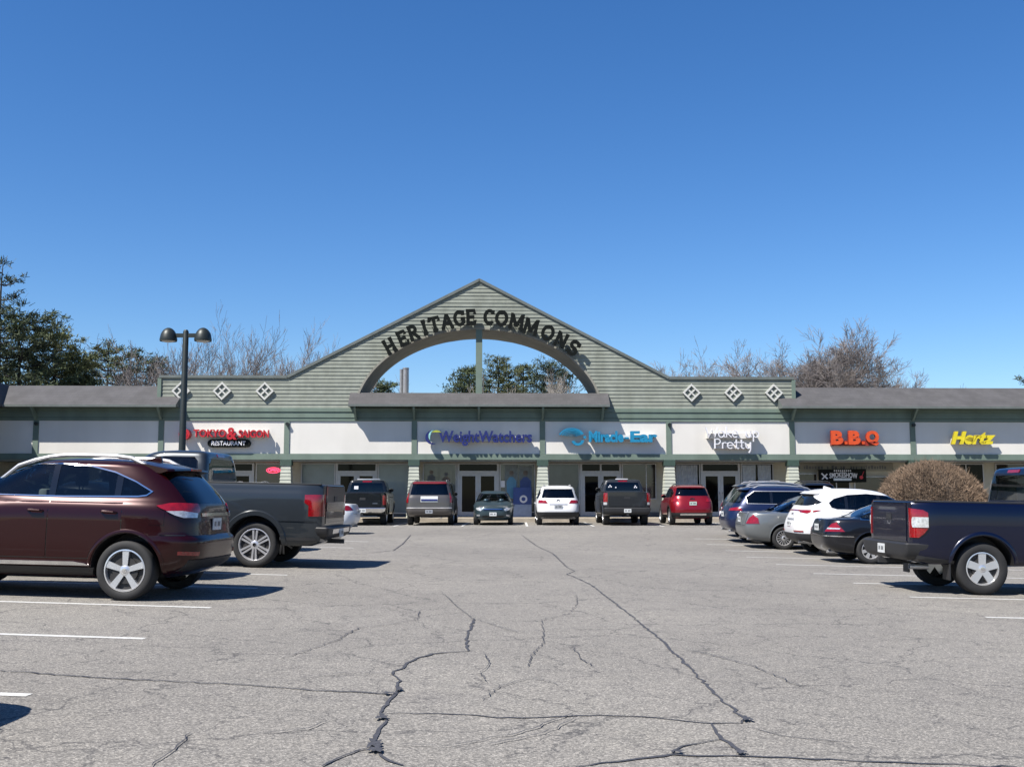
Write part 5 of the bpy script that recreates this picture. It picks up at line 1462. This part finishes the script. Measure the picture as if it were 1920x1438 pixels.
def black_suv(name_label, X, Y, head, rails_m, m, Hs=1.0, cross=True):
    wb, Rr = 2.85, .375
    r = vehicle('parked_suv', name_label, 'SUV', *rear_center(X, Y, head, wb), head, GP)
    k = [(.30, 2.1, -2.0, .80), (.40, 2.3, -2.25, .91), (.6, 2.38, -2.36, .945), (.85, 2.36, -2.34, .955), (1.02, 2.1, -2.28, .95), (1.12, 1.5, -2.24, .93), (1.19, 1.15, -2.2, .90), (1.4, .8, -2.05, .84), (1.6, .45, -1.9, .77), (1.72, .2, -1.78, .71), (1.79, -.1, -1.55, .58), (1.82, -.4, -1.2, .42)]
    O = [(1.05, 1.23), (.7, 1.48), (.3, 1.66), (-1.65, 1.65), (-1.9, 1.45), (-1.88, 1.25)]
    B = suv(r, m, wb, Rr, k, .952, O, [-.1, -1.05], [.9, -.1, -1.15], 1.18, (.245, 5, (.04, .08), M['alloy']), [(-.74, 1.25), (.74, 1.25), (.62, 1.65), (-.62, 1.65)], rails=(.4, -1.7), rail_m=rails_m, cross=cross, nr=6)
    lamps(r, B, [(.62, 1.0), (.66, 1.16)], [(-2.05, 1.18), (-2.04, 1.02)])
    plate(r, B, 0, .9); ppatch('roof_spoiler', r, B, [[(-.62, 1.68), (.62, 1.68), (.55, 1.75), (-.55, 1.75)]], 'rear', m, .12)
    return r
blk = paint('black_suv_paint', (.011, .012, .015), .25, .28)
black_suv('black SUV with silver roof rails, farthest in the right-hand row', 8.05, 36.0, .5, 'silverplastic', blk)
black_suv('black SUV at the barbecue shop, only its roof showing above the white crossover', 13.0, 45.2, 90, 'plastic', blk)
black_suv('white minivan at the restaurant, only its roof showing above the grey pickup bed', -11.25, 45.3, 90, 'silverplastic', paint('white_van_paint', (.75, .76, .77), 0, .35), cross=False)['category'] = 'minivan'

def kia():
    wb, Rr = 2.67, .36
    r = vehicle('parked_crossover', 'white crossover with slim red tail lamps and grey lower bumper, between silver and black sedans', 'crossover', *rear_center(8.2, 28.15, .5, wb), .5, GP)
    m = paint('pearl_white_paint', (.82, .82, .83), 0, .32)
    k = [(.29, 2.0, -1.92, .78), (.38, 2.15, -2.12, .88), (.5, 2.22, -2.2, .91), (.66, 2.25, -2.22, .925), (.85, 2.2, -2.18, .93), (1.0, 2.0, -2.12, .925), (1.1, 1.45, -2.07, .905), (1.19, 1.02, -2.02, .87), (1.36, .72, -1.92, .82), (1.52, .4, -1.80, .75), (1.64, .15, -1.66, .68), (1.70, -.1, -1.45, .58), (1.735, -.4, -1.1, .42)]
    O = [(.95, 1.2), (.6, 1.42), (.2, 1.56), (-.4, 1.60), (-.9, 1.56), (-1.25, 1.46), (-1.38, 1.36), (-1.33, 1.26), (-1.2, 1.225)]
    B = suv(r, m, wb, Rr, k, .93, O, [-.1, -.95], [.8, -.1, -1.1], 1.18, (.235, 5, (.04, .08), M['alloy']), [(-.3, 1.28), (.3, 1.28), (.3, 1.56), (-.3, 1.56)], clad=.56, nr=5, nrt=3.6)
    lamps(r, B, [(.2, 1.28), (.2, 1.56), (.5, 1.56)], [(-1.72, 1.50), (-1.58, 1.38), (-1.72, 1.31), (-1.9, 1.28)], 'glass', .010, 'rear_window_corner')
    lamps(r, B, [(.44, 1.11), (.44, 1.165)], [(-1.85, 1.175), (-1.60, 1.17), (-1.80, 1.115), (-1.95, 1.08)])
    ppatch('lamp_bar', r, B, [rect(-.46, .46, 1.135, 1.165)], 'rear', M['lamp_red'], .011)
    emblem(r, B, 0, 1.03, 'silverplastic', .09, .05, ring=True); plate(r, B, 0, .80); ppatch('plate_bar', r, B, [rect(-.3, .3, .90, .94)], 'rear', M['silverplastic'], .014)
    lamps(r, B, [(.45, .60), (.78, .60), (.78, .635), (.45, .635)], None, 'lamp_red', .016, 'reflector')
    bm = bmesh.new(); prism(bm, [(-1.05, 1.73), (-1.3, 1.71), (-1.28, 1.80)], -.02, .02); fixn(bm); finish('roof_fin', bm, m, r)
    ppatch('roof_spoiler', r, B, [[(-.62, 1.585), (.62, 1.585), (.55, 1.66), (-.55, 1.66)]], 'rear', m, .1); exhaust(r, -2.1, -.5, .34)
kia()

def sedan(r, m, wb, Rr, W, front, rear, H, trunk, hood, rim, O, splits, doors, rw, surround=None, roofr=-1.0, rglass=-1.75, style='spoke', nr=6.):
    k = [(.20, front-.35, rear+.4, W-.14), (.29, front-.12, rear+.14, W-.055), (.45, front-.01, rear+.02, W-.02), (.60, front, rear, W-.005), (.74, front-.05, rear+.02, W), (hood-.08, front-.25, rear+.05, W-.004), (hood, front-.75, rear+.07, W-.012),
         (hood+.07, 1.25, rear+.09, W-.03), (trunk, 1.0, rear+.14, W-.065), (trunk+.025, .93, rglass, W-.08), (trunk+.2, .55, rglass+.42, W-.15), (H-.14, .2, rglass+.72, W-.225), (H-.06, -.02, rglass+.95, W-.29), (H-.015, -.15, rglass+1.06, W-.38), (H, -.25, rglass+1.15, W-.46)]
    B = Block(k, 4.5, nr, 0, 3.6, 3.6)
    bo = body_obj(r, B, m, wb, Rr, W, extra=.055)
    four_wheels(r, wb, W-.03, Rr, .215, *rim, style)
    arch_lip(r, B, wb, Rr, m, .055, .085, .010, zmin=.3)
    door_panels(r, B, doors, .36, trunk-.04, m, wb=wb, Rr=Rr)
    windows(r, B, O, splits, surround)
    fw = [(-W+.16, trunk+.07), (W-.16, trunk+.07), (W-.27, H-.13), (-W+.27, H-.13)]
    ppatch('rear_window', r, B, [grow(rw, .004)], 'rear', M['midglass'], .001, depth=0)
    ppatch('windscreen', r, B, [grow(fw, .004)], 'front', M['clearglass'], .001, depth=0)
    hollow(bo, B, split_panes(O, splits, .035), rw, fw, trunk+.035); cabin(r, B, (-.15, -.9), H-.68, M['seatgrey'], .34, dash=.75)
    mirror(r, B, max(p[0] for p in O)-.15, trunk+.06, m)
    ppatch('boot_lid', r, B, [rect(-.60, .60, .66, trunk-.02)], 'rear', m, .006)
    ppatch('boot_gap', r, B, [rect(-.61, .61, .65, trunk-.01)], 'rear', M['gloss'], .002, depth=0)
    return B

def s80():
    wb, Rr = 2.79, .325
    r = vehicle('parked_sedan', 'silver grey sedan with tall red tail lamps and multi-spoke wheels in the right row', 'sedan', *rear_center(7.62, 30.7, .5, wb), .5, GP)
    m = paint('silver_paint', (.21, .225, .23), .45, .36)
    O = [(1.0, 1.03), (.62, 1.23), (.25, 1.36), (-.05, 1.385), (-.75, 1.37), (-1.15, 1.28), (-1.5, 1.12), (-1.55, 1.04)]
    B = sedan(r, m, wb, Rr, .91, 2.36, -2.47, 1.49, 1.0, .92, (.215, 15, (.008, .011), M['alloy']), O, [-.15, -1.05], [.9, -.15, -1.15], [(-.68, 1.05), (.68, 1.05), (.56, 1.36), (-.56, 1.36)], M['chrome'], style='thin')
    lamps(r, B, [(.64, .70), (.68, .86), (.74, .96)], [(-2.24, .96), (-2.13, .86), (-2.12, .71)])
    plate(r, B, 0, .80); emblem(r, B, .4, .88, 'whitesign', .06, .06); ppatch('rub_strip', r, B, [[(.9, .57), (.9, .61), (-1.1, .61), (-1.1, .57)]], 'side', m, .016); exhaust(r, -2.35, .5, .27); exhaust(r, -2.35, -.5, .27)
s80()
def merc():
    wb, Rr = 2.72, .32
    r = vehicle('parked_sedan', 'black sedan with triangular red tail lamps beside the navy pickup', 'sedan', *rear_center(8.2, 25.2, .5, wb), .5, GP)
    m = paint('black_sedan_paint', (.012, .013, .018), .3, .28)
    O = [(1.0, 1.0), (.62, 1.2), (.25, 1.33), (-.05, 1.36), (-.75, 1.33), (-1.15, 1.23), (-1.5, 1.08), (-1.55, 1.01)]
    B = sedan(r, m, wb, Rr, .88, 2.22, -2.36, 1.46, 1.0, .90, (.21, 7, (.03, .04), M['alloy']), O, [-.15, -1.05], [.9, -.15, -1.15], [(-.64, 1.05), (.64, 1.05), (.52, 1.33), (-.52, 1.33)], M['chrome'])
    for t in lamps(r, B, [(.56, .71), (.66, .90), (.76, .945)], [(-2.12, .93), (-1.96, .72)]): pass
    lamps(r, B, [(.60, .77), (.61, .805)], [(-2.08, .80), (-2.06, .77)], 'lamp_clear', .018, 'clear_lens')
    plate(r, B, 0, .80); ppatch('bumper_moulding', r, B, [rect(-.8, .8, .60, .625)], 'rear', M['chrome'], .012); emblem(r, B, 0, .94, 'chrome', .05, .05, ring=True)
    ppatch('side_moulding', r, B, [rect(-2.25, -1.75, .60, .62)], 'side', M['chrome'], .008); exhaust(r, -2.25, -.45, .25)
merc()
def small_sedan(name_label, X, Y, head, m, front_center=False):
    wb, Rr = 2.66, .32
    r = vehicle('parked_sedan', name_label, 'sedan', *rear_center(X, Y, head, wb), head, GP)
    O = [(1.0, 1.0), (.62, 1.18), (.25, 1.31), (-.05, 1.34), (-.75, 1.31), (-1.15, 1.21), (-1.45, 1.08), (-1.5, 1.0)]
    B = sedan(r, m, wb, Rr, .87, 2.25, -2.3, 1.45, .97, .86, (.205, 5, (.03, .05), M['alloy']), O, [-.15, -1.05], [.9, -.15, -1.15], [(-.64, 1.03), (.64, 1.03), (.52, 1.31), (-.52, 1.31)])
    return r, B
r, B = small_sedan('small teal grey sedan parked nose out, headlights towards the viewer', -.80, 48.15, -90, paint('teal_grey_paint', (.05, .088, .108), .45, .35))
lamps(r, B, [(.50, .60), (.44, .67), (.62, .79)], [(1.86, .81), (1.90, .72), (2.05, .64)], 'lamp_clear', .012, 'headlight', True)
ppatch('grille', r, B, [[(-.40, .62), (.40, .62), (.42, .72), (-.42, .72)]], 'front', M['gloss'], .010); ppatch('grille_bar', r, B, [rect(-.40, .40, .665, .69)], 'front', M['chrome'], .016)
ppatch('lower_grille', r, B, [rect(-.45, .45, .32, .40)], 'front', M['plastic'], .008); plate(r, B, .0, .47, 'plate', True)
lamps(r, B, [(.55, .38), (.68, .38), (.68, .45), (.55, .45)], None, 'lamp_clear', .010, 'fog_lamp', True)
r, B = small_sedan('white sedan with a pointed red tail lamp half hidden behind the grey pickup', -6.05, 35.0, 178, paint('white_sedan_paint', (.78, .80, .83), 0, .32))
lamps(r, B, [(.52, .78), (.66, .92)], [(-2.05, .93), (-1.80, .87), (-2.05, .76)]); plate(r, B, 0, .72); exhaust(r, -2.2, .5, .25); exhaust(r, -2.2, -.5, .25)
dk = paint('dark_sedan_paint', (.03, .03, .035), .4, .3)
for lab, X, Y in (('dark sedan hidden behind the dark red SUV, seen mostly by its shadow', -5.75, 16.75), ('dark sedan hidden behind the grey pickup, seen mostly by its shadow', -6.0, 24.6), ('dark sedan just outside the lower left corner, only its shadow in view', -4.40, 5.72)):
    r, B = small_sedan(lab, X, Y, 176.5, dk); lamps(r, B, [(.60, .74), (.62, .92)], [(-2.0, .9), (-2.0, .76)]); plate(r, B, 0, .75)

# ------------------------------------------------------------------ trees and the shrub
def blade_cluster(V, F, c, rad, n, ln, wd, rnd, up=.3, dirv=None):
    for _ in range(n):
        d = Vector((rnd.gauss(0, 1), rnd.gauss(0, 1), rnd.gauss(up, .8)))
        if dirv is not None: d += dirv*1.2
        if d.length < .05: continue
        d.normalize(); p = c+Vector((rnd.gauss(0, rad), rnd.gauss(0, rad), rnd.gauss(0, rad*.35)))
        s = d.cross(Vector((rnd.gauss(0, 1), rnd.gauss(0, 1), rnd.gauss(0, 1))))
        if s.length < .05: continue
        s.normalize(); l = ln*rnd.uniform(.6, 1.3); w = wd*rnd.uniform(.7, 1.3); b = len(V)
        V += [p-s*w*.5, p+s*w*.5, p+d*l+s*w*.3, p+d*l-s*w*.3]; F.append((b, b+1, b+2, b+3))

def mesh_obj(name, V, F, m, parent):
    me = bpy.data.meshes.new(name); me.from_pydata([tuple(v) for v in V], [], F); me.materials.append(m); me.update()
    o = bpy.data.objects.new(name, me); C.objects.link(o); o.parent = parent; return o

def pine(label, x, y, H, spread, seed, m='needle', bare=.0, dens=1., group='pine trees behind the plaza', thin=0.):
    rnd = random.Random(seed); r = root('pine_tree', label, 'tree', (x, y, .1), rnd.uniform(0, 6), group)
    bm = bmesh.new(); lean = Vector((rnd.uniform(-.3, .3), rnd.uniform(-.3, .3), 0))
    def trunk(t): return Vector((lean.x*t*t*1.5+.15*math.sin(t*5), lean.y*t*t*1.5, H*t))
    tube(bm, [trunk(k/8) for k in range(9)], [.02+.022*H*(1-k/8)**.9*.8 for k in range(9)], 7)
    V, F = [], []; z = max(.18, bare)*H
    while z < H*.985:
        t = z/H
        prof = (1-t)**.44*(0.55+.45*min(1, (t-.1)*3)) + .07
        nb = rnd.randint(5, 7); a0 = rnd.uniform(0, 6.3)
        for b in range(nb):
            if rnd.random() < thin: continue
            a = a0+2*math.pi*b/nb+rnd.uniform(-.35, .35); L = spread*prof*rnd.uniform(.45, 1.3)*(1+.25*math.sin(a*2+seed)*math.sin(t*9+seed)); base = trunk(t)
            P = []; rise = rnd.uniform(.05, .3)
            for k in range(5):
                s = k/4; P.append(base+Vector((math.cos(a)*L*s, math.sin(a)*L*s, L*(rise*s*.5+.28*s*s-.10*math.sin(s*3)))))
            tube(bm, P, [.06*(1-.8*k/4)*(.4+L*.2) for k in range(5)], 4, False)
            nc = max(4, int(L*5.0*dens))
            for k in range(nc):
                s = rnd.uniform(.28, 1.03)**.8; i = min(3, int(s*4)); f = s*4-i; p = P[i]*(1-f)+P[min(4, i+1)]*f if i < 4 else P[4]
                side = Vector((-math.sin(a), math.cos(a), 0))*rnd.gauss(0, .22)*L*s*.8
                c = p+side+Vector((0, 0, .08+abs(side.length)*.1))
                blade_cluster(V, F, c, .16+.04*L*.3, int(14*dens)+4, .27, .055, rnd, .55, Vector((math.cos(a), math.sin(a), 0))*.5)
        z += rnd.uniform(.55, 1.0)*max(.6, H/16)*(.6 if 'arch' in label else 1)
    blade_cluster(V, F, trunk(1.), .2, 40, .4, .05, rnd, 1.)
    finish('trunk', bm, M['pinebark'], r, sharp=0); mesh_obj('crown', V, F, M[m], r)
    return r

M['greytwig'] = mat('grey_brown_twigs', (.225, .20, .195), .9, var=.2, scale=1.)
def bare_tree(label, x, y, H, seed, stems=1, spread=.5, m='bark', levels=5, group='bare trees behind the plaza', twigs=1., tw=.012, z=.1, up=.1):
    tw = .0145; rnd = random.Random(seed); r = root('bare_tree', label, 'tree', (x, y, z), 0, group)
    bt, bc = bmesh.new(), bmesh.new()
    def grow_(p, d, L, rad, lev):
        n = 4; P = [p]; q = p.copy(); dd = d.copy(); segs = []
        for k in range(n):
            dd = (dd+Vector((rnd.gauss(0, .11), rnd.gauss(0, .11), rnd.gauss(.03, .06)))).normalized(); q = q+dd*L/n; P.append(q.copy()); segs.append(dd.copy())
        r1 = max(tw*.5, rad*.55); rr = [rad+(r1-rad)*k/n for k in range(n+1)]
        tube(bt if lev == 0 else bc, P, rr, 6 if lev < 2 else 3, lev == 0)
        if lev >= levels: return
        nb = {0: rnd.randint(5, 7), 1: rnd.randint(5, 6), 2: rnd.randint(4, 6), 3: int(4*twigs+rnd.random()), 4: int(3.2*twigs+rnd.random())}.get(lev, 2)
        for b in range(nb):
            s = rnd.uniform(.3 if lev else .38, 1.0) if b < nb-1 else 1.; i = min(n-1, int(s*n)); f = s*n-i
            bp = P[i]*(1-f)+P[i+1]*f; bd = segs[i]
            ax = bd.cross(Vector((rnd.gauss(0, 1), rnd.gauss(0, 1), rnd.gauss(0, .4))))
            if ax.length < .05: continue
            ax.normalize(); ang = rnd.uniform(.3, .75)*(spread*1.5 if lev else spread*1.2)
            if b == nb-1: ang *= .4
            nd = (Matrix.Rotation(ang, 3, ax) @ bd); nd.z += up; nd.normalize()
            grow_(bp, nd, L*rnd.uniform(.5, .78)*(1.05-.25*s if b < nb-1 else .95), max(tw*.6, rr[i]*rnd.uniform(.45, .65)), lev+1)
    for s in range(stems):
        a = rnd.uniform(0, 6.3); d = Vector((math.cos(a)*.22, math.sin(a)*.22, 1)) if stems > 1 else Vector((rnd.gauss(0, .05), rnd.gauss(0, .05), 1))
        o = Vector((math.cos(a)*.3, math.sin(a)*.3, 0)) if stems > 1 else Vector((0, 0, 0))
        grow_(o, d.normalized(), H*.36*rnd.uniform(.85, 1.1), H*.0125*(1 if stems == 1 else .8), 0)
    finish('trunk', bt, M[m], r, sharp=0); finish('crown', bc, M['greytwig'] if m == 'bark' else M[m], r, sharp=0)
    zs = max(v.co.z for o in r.children for v in o.data.vertices); k = H/zs
    r.scale = (k, k, k)
    return r

def TREES():
    pine('tall pine with its bare trunk top at the left edge of the sky', -30.6, 62.0, 15.1, 3.6, 1, 'needle3', 0.00, 0.70, thin=0.35)
    pine('broad dark pine filling the space left of the shop roof', -30.1, 64.0, 12.8, 4.6, 2, 'needle', 0.00, 1.00, thin=0.00)
    pine('olive pine with sloping right flank above the left shop roof', -29.8, 68.0, 12.1, 3.6, 3, 'needle2', 0.00, 1.05, thin=0.00)
    pine('low pine at the right foot of the dark pine group', -29.1, 70.0, 10.8, 2.8, 4, 'needle', 0.00, 1.00, thin=0.00)
    pine('olive green round pine between the dark pines and the lamp post', -31.7, 82.0, 12.8, 4.0, 5, 'needle2', 0.00, 0.90, thin=0.00)
    pine('sparse pine with brown gaps left of the lamp post', -30.1, 84.0, 12.6, 3.6, 6, 'needle', 0.00, 0.80, thin=0.10)
    pine('small dark pine top just left of the lamp post', -29.1, 86.0, 12.2, 2.6, 7, 'needle3', 0.00, 0.70, thin=0.15)
    pine('low spreading pine left of the mullion inside the arch', -3.8, 84.0, 11.3, 3.2, 8, 'needle', 0.00, 0.80, thin=0.00)
    pine('tallest pine inside the arch, right of the mullion', -1.4, 86.0, 12.3, 3.3, 9, 'needle2', 0.00, 0.70, thin=0.10)
    pine('brownish pine in the middle of the right half of the arch', 0.8, 90.0, 12.2, 3.0, 10, 'needle2', 0.00, 0.60, thin=0.20)
    pine('dark round pine near the right end of the arch', 3.2, 84.0, 11.7, 3.3, 11, 'needle3', 0.00, 0.75, thin=0.10)
    pine('small pine tip at the left foot of the arch', -10.9, 88.0, 10.6, 2.6, 12, 'needle', 0.00, 0.80, thin=0.00)
    pine('thin pine at the far right edge above the roof', 38.2, 75.0, 10.8, 2.2, 13, 'needle3', 0.00, 0.80, thin=0.20)
    bare_tree('slender bare tree directly behind the lamp post head', -24.6, 78.0, 14.4, 20, 2, 0.60, 'bark', twigs=0.90, up=0.10)
    bare_tree('forked bare tree right of the lamp post', -23.6, 80.0, 14.6, 21, 1, 0.75, 'bark', twigs=0.90, up=0.10)
    bare_tree('tallest bare tree of the left group, above the clapboard parapet', -20.4, 76.0, 15.1, 22, 3, 0.47, 'bark', twigs=1.10, up=0.10)
    bare_tree('upright bare tree beside the tallest one on the left', -19.2, 78.0, 14.7, 23, 2, 0.45, 'bark', twigs=1.00, up=0.10)
    bare_tree('bare tree midway between the left group and the gable slope', -17.6, 78.0, 14.6, 24, 2, 0.50, 'bark', twigs=1.00, up=0.10)
    bare_tree('short bare tree leaning out just left of the gable slope', -15.9, 80.0, 13.3, 25, 2, 0.65, 'bark', twigs=0.90, up=0.10)
    bare_tree('short wide bare tree just right of the gable slope', 14.3, 82.0, 12.9, 26, 2, 0.95, 'bark', twigs=1.10, up=0.03)
    bare_tree('bare tree with spreading top above the right parapet', 16.2, 80.0, 13.0, 27, 2, 0.85, 'bark', twigs=1.20, up=0.03)
    bare_tree('reddish grey bare tree left of the tallest right-hand tree', 20.1, 82.0, 13.6, 28, 2, 0.87, 'bark', twigs=1.70, up=0.03)
    bare_tree('dense rounded bare tree above the right end of the parapet', 22.1, 80.0, 13.9, 29, 2, 0.87, 'bark', twigs=1.80, up=0.03)
    bare_tree('tallest bare tree on the right, above the roof junction', 24.1, 78.0, 14.3, 30, 2, 0.83, 'bark', twigs=1.80, up=0.03)
    bare_tree('twiggy bare tree right of the tallest right-hand tree', 26.9, 80.0, 13.1, 31, 2, 0.91, 'bark', twigs=1.70, up=0.03)
    bare_tree('low bare tree at the right end of the right-hand group', 28.9, 82.0, 12.6, 32, 2, 0.91, 'bark', twigs=1.50, up=0.03)
    bare_tree('brown brushwood tree behind the left shop roof beside the pines', -28.1, 76.0, 10.1, 33, 3, 0.65, 'bark', twigs=1.00, up=0.10)
    bare_tree('brown brushwood tree behind the left shop roof near the lamp post', -26.9, 78.0, 10.6, 34, 3, 0.65, 'bark', twigs=1.00, up=0.10)
    bare_tree('pale bare trunk tree inside the arch between the pines', -0.2, 78.0, 10.7, 35, 2, 0.55, 'barklight', twigs=0.90, up=0.10)
    bare_tree('pale bare tree at the right end inside the arch', 4.1, 78.0, 10.9, 36, 3, 0.60, 'barklight', twigs=1.00, up=0.10)
    bare_tree('thin bare tree at the left foot inside the arch', -9.4, 80.0, 10.2, 37, 1, 0.65, 'bark', twigs=0.90, up=0.10)
TREES()

def shrub():
    x, y = 13.55, 34.2; z0 = gz(x, y); r = root('trimmed_shrub', 'rounded bare brown shrub clipped into a dome behind the white crossover', 'shrub', (x, y, z0))
    rnd = random.Random(21); V, F = [], []; rx, ry, H = 1.80, 1.7, 2.53
    def surf(u, v, s=1.):
        # superellipsoid dome, flat-sided
        cu, su = math.cos(u), math.sin(u); e = .8
        rr = (max(0, 1-(v/H)**2.6))**.5
        k = 1.02+.045*math.sin(3*u+1)+.03*math.sin(7*u+v*3)+.02*math.sin(13*u-v*5)
        return Vector((rx*rr*k*math.copysign(abs(cu)**e, cu)*s, ry*rr*k*math.copysign(abs(su)**e, su)*s, v*(.97+.03*s)+.03*math.sin(5*u)))
    for k in range(52000):
        u = rnd.uniform(0, 2*math.pi); v = H*rnd.random()**.75; s = 1-abs(rnd.gauss(0, .07))
        p = surf(u, v, s); out = (p-Vector((0, 0, H*.25))).normalized()
        d = (out+Vector((rnd.gauss(0, .55), rnd.gauss(0, .55), rnd.gauss(.25, .5)))).normalized(); l = rnd.uniform(.05, .15) if rnd.random() < .97 else rnd.uniform(.2, .34)
        sd = d.cross(Vector((rnd.gauss(0, 1), rnd.gauss(0, 1), rnd.gauss(0, 1))))
        if sd.length < .05: continue
        sd.normalize(); w = rnd.uniform(.005, .012); b = len(V); V += [p-sd*w, p+sd*w, p+d*l]; F.append((b, b+1, b+2))
    mesh_obj('twigs', V, F, M['twig'], r)
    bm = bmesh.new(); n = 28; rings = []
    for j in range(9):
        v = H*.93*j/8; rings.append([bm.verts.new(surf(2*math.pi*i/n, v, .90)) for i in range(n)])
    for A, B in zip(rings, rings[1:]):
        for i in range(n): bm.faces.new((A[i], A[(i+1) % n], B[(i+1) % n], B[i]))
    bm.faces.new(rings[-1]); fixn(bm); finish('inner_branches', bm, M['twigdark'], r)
shrub()
